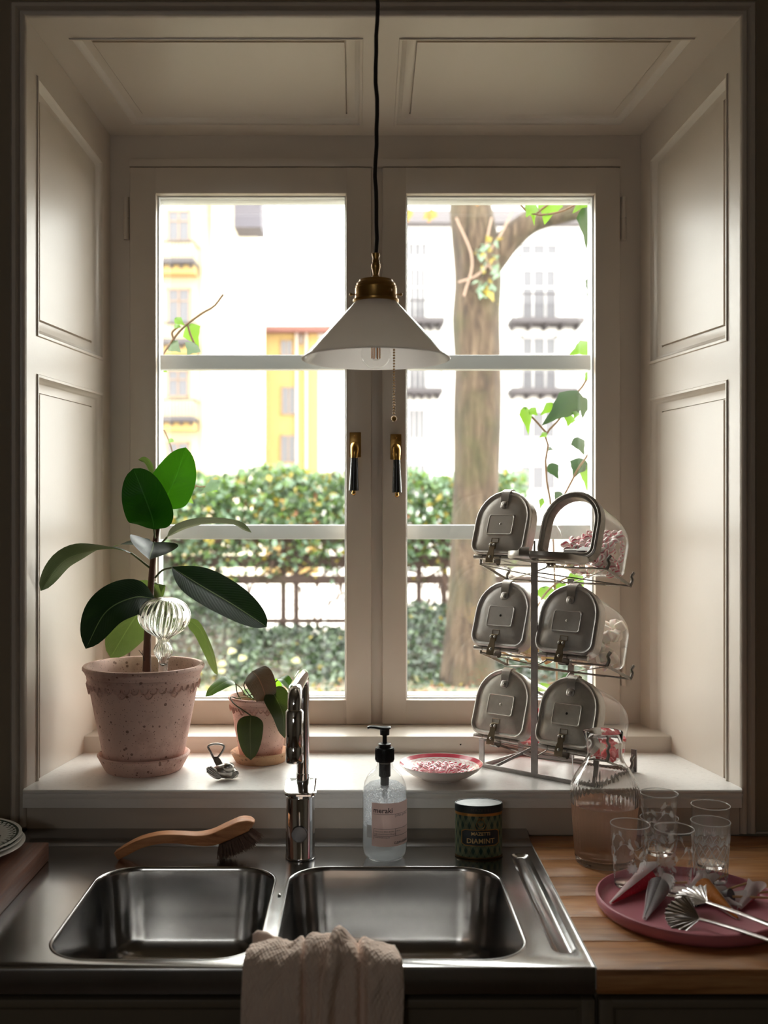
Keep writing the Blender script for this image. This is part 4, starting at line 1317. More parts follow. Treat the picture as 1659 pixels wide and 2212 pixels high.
# ================================================================== dish brush
BEECH = wood_mat('beech_brush_wood', srgb(150,92,54), srgb(184,122,78), srgb(200,142,96), 'X', .5, 1.6)
BY = 1.905
br = thing('dish_brush', 'wooden dish brush with dark bristles lying behind the left bowl', 'brush', (X_(258, BY), BY, CT))
ctl = [(254, 1846, .013, .0075), (275, 1834, .015, .0085), (305, 1819, .0155, .0085), (345, 1809, .0150, .0085), (385, 1808, .0145, .0085), (425, 1811, .0165, .0095), (460, 1808, .0205, .0115), (492, 1795, .0225, .0125), (522, 1782, .0220, .0125), (540, 1779, .016, .010), (547, 1782, .006, .006)]
cp_ = spline([P(a, b, BY)-br.location for a, b, c, d in ctl], 60)
hb_ = MB(); L = []
for i, p in enumerate(cp_):
    t = i/60*(len(ctl)-1); k = min(int(t), len(ctl)-2)
    w_ = lerp(ctl[k][2], ctl[k+1][2], t-k); h = lerp(ctl[k][3], ctl[k+1][3], t-k)
    tn = (cp_[min(i+1, 60)]-cp_[max(i-1, 0)]).normalized(); up = Vector((0, 1, 0)).cross(tn)*-1
    up = Vector((-tn.z, 0, tn.x))
    lp = []
    for q in rrect(-w_, w_, -h, h, h*.45, 0, 4): lp.append(p + Vector((0, q.x, 0)) + up*q.y)
    L.append(lp)
hb_.loft(L, True, True)
ob('handle', hb_, BEECH, br, 55)
ob('hanging_hole', MB().loft([[P(278, 1832, BY)-br.location + Vector((.0075*math.cos(a), .003*math.sin(a), .0010+.005*math.cos(a)-.0045)) + Vector((0, -.002, .0035)) for a in [2*PI*k/20 for k in range(20)]], [P(278, 1832, BY)-br.location + Vector((.0065*math.cos(a), .0024*math.sin(a), .0040+.0043*math.cos(a)-.0045)) + Vector((0, -.002, .001)) for a in [2*PI*k/20 for k in range(20)]]], cap1=True), DARKGAP, br, 0)
bs_ = MB()
for k in range(700):
    t = RND.random()
    a = lerp(Vector((X_(474, BY), BY, Z_(1822, BY))), Vector((X_(541, BY), BY, Z_(1792, BY))), t) - br.location
    a.y += RND.uniform(-.017, .017)
    dx = lerp(-.001, .021, t) + RND.gauss(0, .0025)
    tip = Vector((a.x + dx, a.y*1.25 + RND.gauss(0, .002), max(.001, lerp(.002, .030, t*t) + RND.uniform(0, .004) + .008*t)))
    mid = lerp(a, tip, .5) + Vector((RND.gauss(0, .001), 0, 0))
    bs_.tube([a, mid, tip], [.0008, .0007, .0004], 3, False)
o = ob('bristles', bs_, plain('dark_brown_bristle', srgb(112,88,76), .5, 0, .5, 200), br, 0); o['kind'] = 'stuff'

# ================================================================== chopping board and plates
BRD = wood_mat('brown_board_wood', srgb(66,38,26), srgb(92,54,36), srgb(112,70,48), 'Y', .5, 1.0)
board_ = thing('chopping_board', 'thick brown wooden chopping board at the left end of the sink', 'chopping board', (-.576, 1.5, CT+.0004), (0, 0, 0))
for k in range(5):
    m = MB().box(-.075*(k+1)+.0003, -.075*k-.0003, -.005, .395, 0, .034, .0025)
    o = ob('stave', m, BRD, board_)
PORC = N('green_sprigged_porcelain')
tcp = PORC.n('ShaderNodeTexCoord'); sp_ = PORC.n('ShaderNodeSeparateXYZ'); PORC.l(tcp.outputs['UV'], sp_.inputs[0])
vv = sp_.outputs[1]; uu = sp_.outputs[0]
def band(M_, x, a, b): return M_.math('MULTIPLY', M_.math('GREATER_THAN', x, a), M_.math('LESS_THAN', x, b))
wav = PORC.math('MULTIPLY', PORC.math('ABSOLUTE', PORC.math('SINE', PORC.math('MULTIPLY', uu, 150.0))), .010)
b1 = band(PORC, vv, .1120, .1165); 
b2 = PORC.math('LESS_THAN', PORC.math('ABSOLUTE', PORC.math('SUBTRACT', vv, PORC.math('ADD', .1000, wav))), .0022)
blot = PORC.math('MULTIPLY', PORC.math('GREATER_THAN', PORC.noise(PORC.coord(), 75, 2), .60), PORC.math('LESS_THAN', vv, .085))
pat = PORC.math('MAXIMUM', PORC.math('MAXIMUM', b1, b2), PORC.math('MULTIPLY', blot, band(PORC, vv, .02, .085)))
PORC.set(Base_Color=PORC.mix(pat, srgb(206,200,190), srgb(44,60,50)), Roughness=.2)
WPOR = plain('white_porcelain', srgb(220,214,206), .2, 0, .03, 20)
def plate_profile(R, h):
    return [(0, .004), (R*.55, .004), (R*.62, .0055), (R*.72, h*.75), (R*.97, h), (R, h+.0005), (R, h-.0015), (R*.97, h-.0025), (R*.72, h*.55), (R*.6, 0.002), (R*.58, 0), (R*.53, 0), (R*.52, .002), (0, .002)]
cx_, cy_ = -.7265, 1.832
zz = CT+.0348
for k, (lab_, dx) in enumerate((('white plate with plain rim at the bottom of the plate stack', 0.001), ('dark edged plate in the middle of the plate stack', -.004), ('sprigged porcelain plate on top of the stack on the chopping board', -.0055))):
    m = MB().lathe([(r, z) for r, z in plate_profile(.120, .016)], 72)
    o = ob('plate', m, PORC.mat if k else WPOR, None, 40, None, (cx_+dx, cy_, zz + k*.0068 + .0002))
    tag(o, lab_, 'plate', 'plates stacked on the chopping board')

# ================================================================== plants on the sill
def pot(name, label, cat, px, Y, R, h, Rb, hs, mats, nsc, scz, rot=0):
    base = Vector((X_(px, Y), Y, ZS + .0004))
    t = thing(name, label, cat, base, (0, 0, rot))
    body, rim, inner, sauc = mats
    # saucer
    rs = hs
    m = MB().lathe([(0, .007), (rs[0]-.012, .007), (rs[1]-.009, rs[2]-.002), (rs[1]-.004, rs[2]), (rs[1], rs[2]-.003), (rs[0]+.003, .004), (rs[0], 0), (0, 0)], 64)
    ob('saucer', m, sauc, t, 50)
    z0 = .0075
    prof = [(0, z0), (Rb-.003, z0), (Rb, z0+.003), (lerp(Rb, R*.93, .5), z0+(h-z0)*.45), (R*.905, h*.845), (R*.925, h*.865), (R*.935, h*.895), (R*.93, h*.905), (R*.955, h*.925), (R*.965, h*.945), (R*.985, h*.955), (R, h*.965), (R, h*.985), (R*.985, h), (R*.93, h), (R*.90, h*.98), (R*.87, h*.90), (R*.85, h*.78)]
    ob('pot_wall', MB().lathe(prof, 80), body, t, 45)
    # pressed scallop garland
    sm = MB()
    for row, (zt_, w_, hh, off) in enumerate(((scz, 2*PI/nsc, h*.055, 0), (scz-h*.045, 2*PI/nsc, h*.052, .5))):
        for k in range(nsc):
            if row and k % 3 != 1: continue
            a = 2*PI*(k+off)/nsc
            rr = lambda z: lerp(Rb, R*.905, (z-z0)/(h*.845-z0)) + .0008
            c = []; e = []
            for j in range(9):
                b = PI*j/8
                aa = a + math.cos(b)*w_*.49; z = zt_ - math.sin(b)*hh
                q = rr(z)
                c.append(Vector(((q+.0040)*math.cos(aa), (q+.0040)*math.sin(aa), z)))
                aa = a + math.cos(b)*w_*.40; z = zt_ - math.sin(b)*hh*.8
                e.append(Vector(((rr(z)+.0006)*math.cos(aa), (rr(z)+.0006)*math.sin(aa), z)))
            o_ = [Vector((p.x*.985, p.y*.985, p.z-.0005)) for p in c]
            sm.loft([o_, c, e], close=False)
    ob('scallop_garland', sm, body, t, 50)
    ob('soil', MB().lathe([(0, h*.80+.004), (R*.5, h*.80+.003), (R*.845, h*.80)], 32), SOIL, t)
    return t

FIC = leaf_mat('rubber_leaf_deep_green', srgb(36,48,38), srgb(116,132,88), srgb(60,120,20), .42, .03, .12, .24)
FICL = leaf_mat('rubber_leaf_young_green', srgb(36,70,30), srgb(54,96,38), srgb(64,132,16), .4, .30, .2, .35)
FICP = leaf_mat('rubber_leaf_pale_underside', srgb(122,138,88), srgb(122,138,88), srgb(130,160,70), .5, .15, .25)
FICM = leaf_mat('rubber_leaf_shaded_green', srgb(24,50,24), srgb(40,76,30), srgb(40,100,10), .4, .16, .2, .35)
BARKR = plain('rubber_plant_bark', srgb(96,62,48), .7, 0, .3, 40)
PETI = plain('green_petiole', srgb(92,104,60), .5, 0, .15, 30)
PETID = plain('dark_green_petiole', srgb(60,70,44), .5, 0, .15, 30)

def leaf(parent, name, pts, width, nrm, mat, fold=.25, shape=1.0, tipl=.06, curl=0.0, wave=0.0, org=None, label=None, pet=None, petr=.0022, thick=.0012):
    """pts: midrib from petiole end to tip (world). nrm: direction the upper side faces (a vector or start/end pair)"""
    org = org or parent.location
    pts = [Vector(p) for p in pts]
    nu, nv = 10, 26
    sp_ = spline(pts, nv)
    n0, n1 = (nrm if isinstance(nrm[0], (tuple, list, Vector)) else (nrm, nrm))
    n0, n1 = Vector(n0), Vector(n1)
    verts = []
    for j, p in enumerate(sp_):
        t = j/nv
        tn = (sp_[min(j+1, nv)]-sp_[max(j-1, 0)]).normalized()
        nn = lerp(n0, n1, t)
        s_ = tn.cross(nn).normalized(); nn = s_.cross(tn).normalized()
        def ell(q): return max(0.0, 1-abs(2*min(1, q**shape)-1)**2.15)**.56
        te = 1-tipl*.45
        w = ell(min(1, t/te)*.985+.004)
        q_ = min(1, t/.62); q_ = q_*q_*(3-2*q_)
        w = lerp(math.sin(PI*min(1, (t**shape)*.985+.004))**.85, w, q_)
        w = max(w, .05*min(1, (1-t)/tipl))*(1 if t < 1 else 0)
        w *= width*.5
        for i in range(nu+1):
            u = (i/nu)*2-1
            q = p + s_*u*w*math.cos(fold*abs(u)) + nn*(abs(u)*w*math.sin(fold) - curl*w*u*u + wave*w*math.sin(t*9+u*2)*u*u)
            verts.append(q - org)
    fs, uvs = [], []
    for j in range(nv):
        for i in range(nu):
            a = j*(nu+1)+i
            fs.append((a, a+1, a+nu+2, a+nu+1))
            uvs.append([(i/nu, j/nv), ((i+1)/nu, j/nv), ((i+1)/nu, (j+1)/nv), (i/nu, (j+1)/nv)])
    o = ob(name, MB().add(verts, fs, uvs), mat, parent, 80, label)
    o.data.polygons.foreach_set('use_smooth', [True]*len(o.data.polygons))
    if pet:
        ob('petiole', MB().tube([p-org for p in spline(pet, 8)], petr, 8), PETI if petr > .0021 else PETID, o)
    return o

YP = 2.192
big = pot('potted_rubber_plant', 'rubber plant with big dark glossy leaves in the large terracotta pot', 'plant', 311, YP, .1290, .2245, .0815,
          (.080, .0985, .036), (TERRA, TERRA, TERRAR, TERRA), 40, .2245*.845, .05)
def PP(a, b, dy=0.0): return P(a, b, YP+dy)
stem = [PP(317, 1450), PP(318, 1400), PP(321, 1330), PP(326, 1262), PP(330, 1215), PP(335, 1170), PP(342, 1130), PP(345, 1112)]
ob('stem', MB().tube([p-big.location for p in spline(stem, 30)], [lerp(.0095, .0048, (i/30)**.8) for i in range(31)], 14), BARKR, big)
ob('dead_twig', MB().tube([PP(311, 1428, -.01)-big.location, PP(308, 1415, -.012)-big.location, PP(299, 1404, -.012)-big.location], [.0014, .001, .0006], 6).tube([PP(308, 1415, -.012)-big.location, PP(306, 1405, -.014)-big.location], .0006, 5), plain('dead_twig', (.05,.035,.025), .8), big)
lf = lambda *a, **k: leaf(big, 'leaf', *a, **k)
lf([PP(350, 1100, .015), PP(360, 1075, .02), PP(383, 1025, .03), PP(402, 966, .02)], .098, (.1, -1, .12), FICL, .18, .9, .05, pet=[PP(343, 1130), PP(346, 1112, .005), PP(350, 1100, .015)], label='bright young leaf standing upright')
lf([PP(331, 1143, -.03), PP(325, 1115, -.05), PP(306, 1066, -.07), PP(285, 1012, -.06)], .102, (-.1, -1, .12), FICM, .22, .88, .04, .0, pet=[PP(336, 1165), PP(333, 1155, -.015), PP(331, 1143, -.03)])
lf([PP(330, 1035, .03), PP(322, 1014, .035), PP(312, 998, .03), PP(300, 993, .025)], .026, (.8, -.6, .3), FICP, .8, 1.0, .1, label='folded new leaf')
lf([PP(361, 1160, .0), PP(392, 1142, -.01), PP(440, 1131, -.02), PP(500, 1133, -.03), PP(541, 1151, -.03)], .082, (-.25, .22, 1), FIC, .15, 1.0, .05, pet=[PP(337, 1186), PP(350, 1172, 0), PP(361, 1160, 0)])
lf([PP(281, 1194, -.03), PP(240, 1186, -.05), PP(190, 1192, -.065), PP(135, 1213, -.08), PP(86, 1276, -.09)], .098, ((-.15, -.35, .8), (-.75, .50, .35)), FIC, .2, 1.0, .04, .1, pet=[PP(325, 1228), PP(300, 1208, -.015), PP(281, 1194, -.03)])
lf([PP(331, 1172, -.02), PP(326, 1186, -.06), PP(320, 1196, -.10), PP(315, 1209, -.135)], .105, (.25, -.55, .8), FIC, .28, .9, .08, -.15, pet=[PP(334, 1172), PP(331, 1172, -.02)])
lf([PP(322, 1178, .015), PP(300, 1173, .035), PP(275, 1174, .055), PP(252, 1181, .07)], .07, (-.1, -.15, 1), FIC, .1, 1.0, .08, pet=[PP(334, 1178), PP(322, 1178, .015)])
lf([PP(370, 1226, -.03), PP(425, 1262, -.05), PP(500, 1308, -.075), PP(571, 1356, -.09)], .100, (.12, -.62, .72), FIC, .22, .95, .035, .05, pet=[PP(335, 1248), PP(350, 1232, -.01), PP(370, 1226, -.03)])
lf([PP(332, 1293, -.04), PP(285, 1291, -.06), PP(225, 1322, -.085), PP(181, 1401, -.10)], .104, (-.12, -.80, .58), FIC, .2, .95, .06, .08, pet=[PP(324, 1306), PP(328, 1297, -.02), PP(332, 1293, -.04)])
lf([PP(342, 1262, .03), PP(330, 1282, .055), PP(285, 1350, .075), PP(243, 1420, .07)], .098, (.2, -.9, .3), FICP, .2, 1.0, .03, pet=[PP(326, 1262), PP(334, 1258, .015), PP(342, 1262, .03)], label='leaf showing its pale underside')
lf([PP(338, 1300, .05), PP(346, 1262, .055), PP(342, 1285, .06), PP(332, 1320, .065)], .03, (.1, -1, .1), FICP, .1, 1.0, .03)
lf([PP(402, 1336, .03), PP(432, 1358, .035), PP(455, 1405, .035), PP(471, 1460, .03)], .052, (-.80, -.45, .30), FICP, .35, .95, .03, .1, pet=[PP(322, 1325), PP(360, 1322, .02), PP(402, 1336, .03)])

# ---- glass watering globe
GLB = glass_mat('clear_blown_glass', (.985,.99,.98), 1.47)
YG = 2.118
gb = thing('watering_globe', 'ribbed clear glass watering globe standing in the soil of the large pot', 'watering globe', P(352, 1452, YG), (math.radians(3), math.radians(2), 0))
s_ = YG/F
def zz_(py): return (1452-py)*s_
gp_ = [(9, 1452), (10, 1436), (11, 1424), (15, 1418), (19.5, 1410), (20.5, 1402), (17, 1394), (12.5, 1387), (13, 1380), (18, 1374), (32, 1366), (44, 1356), (52, 1344), (55.5, 1331), (53, 1317), (45, 1304), (33, 1295), (18, 1290.5), (6, 1289.5), (0, 1289.5)]
gl = spline([Vector((r*s_, 0, zz_(y))) for r, y in gp_], 64)
outp = [(max(0, p.x), p.z) for p in gl]
NR = 26
tw_ = lambda a, i: 1 + .026*math.cos(NR*a/1.0 + 2.2*math.sin(outp[min(i, len(outp)-1)][1]*28))
ob('globe_outside', MB().lathe([(0, 0)] + outp, 208, fl=tw_), GLB, gb, 80)
inn = [(max(0, r-.0022), z - .0014*max(0, (z-.06)*12)) for r, z in outp if r > .003]
inn = [(0, inn[0][1]+.012)] + [(max(r, .0008), z) for r, z in inn[4:]] + [(0, inn[-1][1]+.0002)]
gi = MB().lathe(inn, 120)
gi.f = [tuple(reversed(q)) for q in gi.f]; gi.uv = {}
ob('globe_inside', gi, GLB, gb, 80)

# ---- philodendron
YS = 2.262
sm_ = pot('potted_philodendron', 'trailing philodendron with heart shaped leaves in the small terracotta pot', 'plant', 563, YS, .0715, .1445, .0460,
          (.0545, .0665, .024), (TERRA2, TERRA2, TERRAR, TERRAS), 44, .1445*.865, .1)
def PS(a, b, dy=0.0): return P(a, b, YS+dy)
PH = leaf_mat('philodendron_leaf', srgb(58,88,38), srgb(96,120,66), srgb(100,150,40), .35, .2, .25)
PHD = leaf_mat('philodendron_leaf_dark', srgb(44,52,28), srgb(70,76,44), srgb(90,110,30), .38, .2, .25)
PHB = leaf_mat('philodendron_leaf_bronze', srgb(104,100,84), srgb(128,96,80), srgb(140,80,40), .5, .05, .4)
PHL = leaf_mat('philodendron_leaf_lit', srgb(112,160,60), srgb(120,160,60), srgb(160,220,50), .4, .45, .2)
pl_ = lambda *a, **k: leaf(sm_, 'leaf', *a, petr=.0013, **k)
hub = PS(548, 1513, .0)
pl_([PS(506, 1472, -.01), PS(490, 1470, -.02), PS(464, 1484, -.025), PS(442, 1503, -.03)], .041, (-.25, -.5, .8), PH, .2, .75, .08, .2, pet=[PS(520, 1510), PS(512, 1495, -.005), PS(509, 1478, -.01), PS(506, 1472, -.01)])
pl_([PS(541, 1450, -.045), PS(553, 1466, -.058), PS(565, 1498, -.064), PS(573, 1540, -.060)], .066, (.12, -.95, .38), PHB, .25, .66, .12, .10, pet=[hub, PS(526, 1480, -.01), PS(541, 1450, -.045)], label='drooping bronze leaf with reddish tip')
pl_([PS(577, 1491, -.055), PS(589, 1508, -.066), PS(604, 1545, -.07), PS(608, 1596, -.064)], .058, (.1, -.9, .4), PHD, .3, .7, .08, .1, pet=[PS(562, 1512), PS(570, 1500, -.03), PS(577, 1491, -.055)])
pl_([PS(535, 1545, -.066), PS(533, 1570, -.074), PS(533, 1605, -.076), PS(535, 1642, -.07)], .058, (0, -1, .12), PHD, .25, .62, .08, .1, pet=[PS(520, 1512, -.02), PS(494, 1504, -.05), PS(500, 1520, -.065), PS(535, 1545, -.066)], label='leaf hanging down the front of the small pot')
pl_([PS(609, 1540, -.05), PS(612, 1560, -.055), PS(616, 1580, -.055), PS(619, 1603, -.05)], .028, (.5, -.8, .2), PHL, .4, .75, .08, pet=[PS(590, 1512, -.02), PS(604, 1520, -.04), PS(609, 1540, -.05)])
pl_([PS(588, 1507, .03), PS(594, 1490, .04), PS(600, 1478, .04), PS(606, 1466, .035)], .036, (0, -1, .1), PHL, .2, .75, .1, pet=[PS(575, 1513, .01), PS(583, 1510, .02), PS(588, 1507, .03)])
pl_([PS(603, 1466, .0), PS(612, 1470, -.01), PS(624, 1484, -.012), PS(634, 1500, -.01)], .032, (.3, -.6, .7), PH, .3, .72, .1, pet=[PS(578, 1512), PS(590, 1480, 0), PS(603, 1466, 0)])
pl_([PS(528, 1499, .02), PS(540, 1497, .025), PS(552, 1502, .02), PS(562, 1508, .01)], .035, (0, -.3, .9), PHL, .15, .8, .1, pet=[PS(556, 1513), PS(540, 1505, .015), PS(528, 1499, .02)])
pl_([PS(572, 1505, -.01), PS(566, 1492, -.02), PS(560, 1484, -.02), PS(553, 1478, -.02)], .024, (0, -.9, .3), PHB, .2, .8, .1)
vs_ = MB()
for q in ([(508, 1476, -.012), (520, 1486, -.01), (532, 1502, 0), (548, 1498, 0), (560, 1494, 0)], [(560, 1512, 0), (572, 1480, -.02), (582, 1466, -.02), (590, 1474, -.01), (594, 1500, 0)], [(575, 1512, 0), (585, 1490, 0), (600, 1500, -.03), (618, 1505, -.03)], [(600, 1508, -.02), (612, 1520, -.05), (618, 1535, -.05), (610, 1560, -.06)], [(506, 1508, -.05), (530, 1505, -.03), (552, 1513, 0)]):
    vs_.tube([p-sm_.location for p in spline([PS(*a) for a in q], 14)], .0012, 6)
ob('runners', vs_, plain('olive_runner', srgb(120,116,66), .5, 0, .2, 30), sm_)

# ---- bird bottle opener
SILV = plain('antique_silver', (.50,.47,.44), .3, 1.0, .35, 90, .25, 220)
YBo = 2.105
bo_ = thing('bird_bottle_opener', 'antique silver bird shaped bottle opener lying on the sill before the pots', 'bottle opener', (X_(482, YBo), YBo, ZS+.0004))
s_ = YBo/F
def bl(px, py, dy=0.0): return Vector(((px-482)*s_, dy, (1690-py)*s_))
bd = MB(); L = []
for px, py, rx_, rz_ in ((458, 1672, 4, 4), (466, 1672, 11, 10), (476, 1673, 16, 14), (488, 1673, 19, 16), (499, 1674, 17, 15), (508, 1677, 10, 11), (514, 1681, 4, 4)):
    c = bl(px, py)
    L.append([c + Vector(((math.sin(a)*0), rx_*s_*math.cos(a), max(-c.z+.0002, rz_*s_*math.sin(a)))) for a in [2*PI*k/20 for k in range(20)]])
bd.loft(L, True, True)
ob('bird_body', bd, SILV, bo_, 60)
hd_ = MB().ball(bl(495, 1662, -.012), 12.5*s_, 18, 12, (1.05, 1, .9))
hd_.tube([bl(487, 1657, -.015), bl(480, 1658, -.021), bl(476, 1660, -.024)], [.003, .0018, .0004], 8)
ob('bird_head', hd_, SILV, bo_, 60)
for cx, cz, dy, rx_, rz_, ang in ((464, 1674, -.012, 19, 9.5, .62), (507, 1678, -.010, 12, 7.5, -.55)):
    w_ = MB()
    M0 = Matrix.Translation(bl(cx, cz, dy)) @ Matrix.Rotation(ang if ang > 0 else ang, 4, 'Y') @ Matrix.Rotation(-.35, 4, 'X')
    w_.m = M0
    w_.ball((0, 0, 0), 1.0, 22, 12, (rx_*s_, .0034, rz_*s_))
    for k in range(5):
        z = (k-2)*rz_*s_*.36
        w_.tube([(-rx_*s_*.98+abs(k-2)*.002, -.0018, z), (0, -.0034, z*.9), (rx_*s_*.55, -.0028, z*.6)], [.0012, .0014, .0008], 8)
    for p in w_.v: p.z = max(p.z, .0006)
    ob('wing', w_, SILV, bo_, 60)
tl = MB()
for k in range(7):
    x = (k-3)*.0022
    tl.tube(spline([bl(477, 1672, .006)+Vector((x*.5, 0, 0)), bl(470, 1660, .016)+Vector((x, 0, 0)), bl(462, 1648, .022)+Vector((x*.7, 0, 0))], 6), .0016, 8)
ob('tail', tl, SILV, bo_, 60)
lp_ = spline([bl(459, 1652, .022), bl(452, 1640, .026), bl(445, 1629, .030), bl(450, 1624, .031), bl(464, 1622, .031), bl(478, 1625, .031), bl(479, 1632, .030), bl(473, 1642, .026), bl(465, 1652, .022)], 40)
ob('opener_loop', MB().tube(lp_, .0024, 10), SILV, bo_, 60)

# ================================================================== lamp
YLm = 1.70
lz = Z_(776, YLm)
lamp = thing('pendant_lamp', 'white opal glass cone pendant lamp with brass gallery on a dark cord', 'lamp', (X_(812, YLm), YLm, lz))
OPAL = N('white_opal_glass')
OPAL.set(Base_Color=(.88,.84,.80), Roughness=.06, Coat_Weight=.5)
tl_ = OPAL.n('ShaderNodeBsdfTranslucent', Color=(.93,.90,.88,1)); mx_ = OPAL.n('ShaderNodeMixShader', Fac=.58)
OPAL.l(OPAL.bs.outputs[0], mx_.inputs[1]); OPAL.l(tl_.outputs[0], mx_.inputs[2]); OPAL.l(mx_.outputs[0], OPAL.out.inputs['Surface'])
k_ = YLm/F
Rr_ = 161*k_
zt_ = (776-655)*k_
sh = [(46*k_, zt_+.006), (47*k_, zt_), (lerp(47*k_, Rr_, .12), zt_*.88), (lerp(47*k_, Rr_, .96), zt_*.045), (Rr_-.0008, .0016), (Rr_, 0), (Rr_-.001, -.0008), (Rr_-.0040, .0008), (lerp(44*k_, Rr_, .93), zt_*.055), (lerp(44*k_, Rr_, .13), zt_*.85), (44*k_, zt_-.001), (43*k_, zt_+.006)]
ob('shade', MB().lathe(sh, 96), OPAL.mat, lamp, 40)
g = [(46, 655), (49.5, 652), (49.5, 648), (46, 646), (45, 640), (45, 624), (43, 621), (44, 619), (41, 615), (41.5, 613), (37, 609), (36, 606), (26, 603), (15, 602), (10, 600), (9, 597), (6, 594), (7.5, 585), (9.5, 578), (9.5, 571), (7, 566), (8, 563.5), (7, 561), (6.5, 558), (8.5, 552), (8.5, 548), (4, 546)]
gm_ = MB().lathe([(r*k_, (776-y)*k_) for r, y in g] + [(0, (776-546)*k_)], 56)
gal = ob('brass_gallery', gm_, BRASSD, lamp, 30)
for a in (0, 2*PI/3+.35, PI, 5.3):
    c = Vector((math.cos(a), math.sin(a), 0)); z = (776-636)*k_
    ob('thumb_screw', MB().tube([c*.034+Vector((0, 0, z)), c*.0405+Vector((0, 0, z))], .0013, 8).ball(c*.0418+Vector((0, 0, z)), .0028, 12, 8), BRASSD, gal)
zc0 = (776-549)*k_
cpts = [Vector((0, 0, zc0))]
for k in range(1, 40):
    z = zc0 + k*.026
    cpts.append(Vector((.0014*math.sin(k*.9)+.0008*math.sin(k*2.1)+.0011*k/14, .001*math.sin(k*1.3), z)))
ztop = RZ - lz
cpts = [p for p in cpts if p.z < ztop-.06] + [Vector((.002, 0, ztop-.03))]
CORD = plain('dark_textile_cord', (.022,.016,.013), .85, 0, .4, 400)
ob('cord', MB().tube(cpts, .0034, 12), CORD, lamp, 60)
ob('ceiling_rose', MB().lathe([(.05, ztop), (.05, ztop-.012), (.03, ztop-.03), (.004, ztop-.034), (0, ztop-.034)], 32, (.002, 0, 0)), BRASSD, lamp)
bz0 = (776-797)*k_ + .0005
bulb_c = (776-765)*k_
bp2 = [(0, bulb_c-.0245)] + [(.0245*math.sin(a), bulb_c-.0245*math.cos(a)) for a in [PI*k/20 for k in range(1, 14)]] + [(.018, bulb_c+.028), (.0145, bulb_c+.040), (.0135, bulb_c+.05)]
bulb = ob('bulb', MB().lathe(bp2, 48), pane_mat('bulb_glass', (.985,.985,.98), 0, .7), lamp, 60)
ob('bulb_cap', MB().lathe([(.0137, bulb_c+.048), (.0137, bulb_c+.078), (.010, bulb_c+.082), (0, bulb_c+.082)], 28), plain('bulb_screw_cap', (.7,.68,.62), .3, 1.0), bulb)
ob('socket', MB().lathe([(.018, bulb_c+.056), (.019, bulb_c+.058), (.019, bulb_c+.105), (0, bulb_c+.105)], 28), BRASSD, lamp)
fm_ = MB()
for x, y, b_ in ((-.0065, -.002, 783), (-.003, .004, 784), (.0065, -.001, 781), (.003, .005, 779)):
    fm_.tube([(x, y, bulb_c+.018), (x, y, bulb_c-.0075)], .0011, 8)
ob('filament', fm_, plain('amber_filament', srgb(240,160,50), .5), bulb)
ob('filament_support', MB().tube([(0, 0, bulb_c+.045), (0, 0, bulb_c-.006)], .0008, 6).tube([(.0016, 0, bulb_c+.045), (.0016, 0, bulb_c-.007)], .0004, 5).tube([(-.0065, -.002, bulb_c-.0075), (-.003, .004, bulb_c-.0095), (.003, .005, bulb_c-.009), (.0065, -.001, bulb_c-.0075)], .0004, 5), plain('bulb_wire', (.6,.58,.55), .3, 1.0), bulb)
xch = (851-812)*k_
ch = MB()
z = zt_ - .028; zend = (776-899)*k_
nb = 0
while z > zend:
    ch.ball((xch, -.004, z), .00185, 8, 6); z -= .0046; nb += 1
chn = ob('pull_chain', ch, BRASSD, lamp, 60); chn['kind'] = 'stuff'
ob('chain_knob', MB().ball((xch, -.004, zend-.0045), .0047, 16, 10).tube([(xch, -.004, zend-.0095), (xch, -.004, zend-.0045)], [.0018, .0034], 10), BRASSD, lamp)
ob('chain_arm', MB().tube([(.016, 0, bulb_c+.085), (xch, -.004, bulb_c+.085), (xch, -.004, zt_-.024)], .0012, 6), BRASSD, lamp)

# ================================================================== sweet bowl
BO = Vector((X_(953, 2.112), 2.112, ZS+.0003))
BOWLM = N('red_banded_faience')
tcb = BOWLM.n('ShaderNodeTexCoord'); sb = BOWLM.n('ShaderNodeSeparateXYZ'); BOWLM.l(tcb.outputs['UV'], sb.inputs[0])
bu, bv = sb.outputs[0], sb.outputs[1]
r_in = band(BOWLM, bv, .0830, .0925)
fu = BOWLM.math('SUBTRACT', BOWLM.math('FRACT', BOWLM.math('MULTIPLY', bu, 34.0)), .5)
def blob(cv, hv, hu):
    a = BOWLM.math('POWER', BOWLM.math('DIVIDE', fu, hu), 2.0)
    b = BOWLM.math('POWER', BOWLM.math('DIVIDE', BOWLM.math('SUBTRACT', bv, cv), hv), 2.0)
    return BOWLM.math('LESS_THAN', BOWLM.math('ADD', a, b), 1.0)
wv = BOWLM.math('ADD', .0775, BOWLM.math('MULTIPLY', BOWLM.math('SINE', BOWLM.math('MULTIPLY', bu, 34*6.2832)), .0016))
wl = BOWLM.math('LESS_THAN', BOWLM.math('ABSOLUTE', BOWLM.math('SUBTRACT', bv, wv)), .0009)
pm_ = BOWLM.math('MAXIMUM', BOWLM.math('MAXIMUM', r_in, blob(.0665, .0065, .26)), BOWLM.math('MULTIPLY', wl, .6))
BOWLM.set(Base_Color=BOWLM.mix(pm_, srgb(232,222,216), srgb(196,70,88)), Roughness=.16)
bowl = thing('sweet_bowl', 'shallow white bowl with red banded rim full of striped sweets on the sill', 'bowl', BO)
bprof = [(0, .0052), (.030, .0052), (.045, .0075), (.062, .0140), (.077, .0240), (.0845, .0305), (.0862, .0318), (.0866, .0312), (.0860, .0295), (.078, .0208), (.063, .0105), (.047, .0042), (.043, .0022), (.0415, 0), (.038, 0), (.037, .002), (0, .002)]
ob('bowl_body', MB().lathe(bprof, 96), BOWLM.mat, bowl, 50)
STR = N('red_striped_sugar')
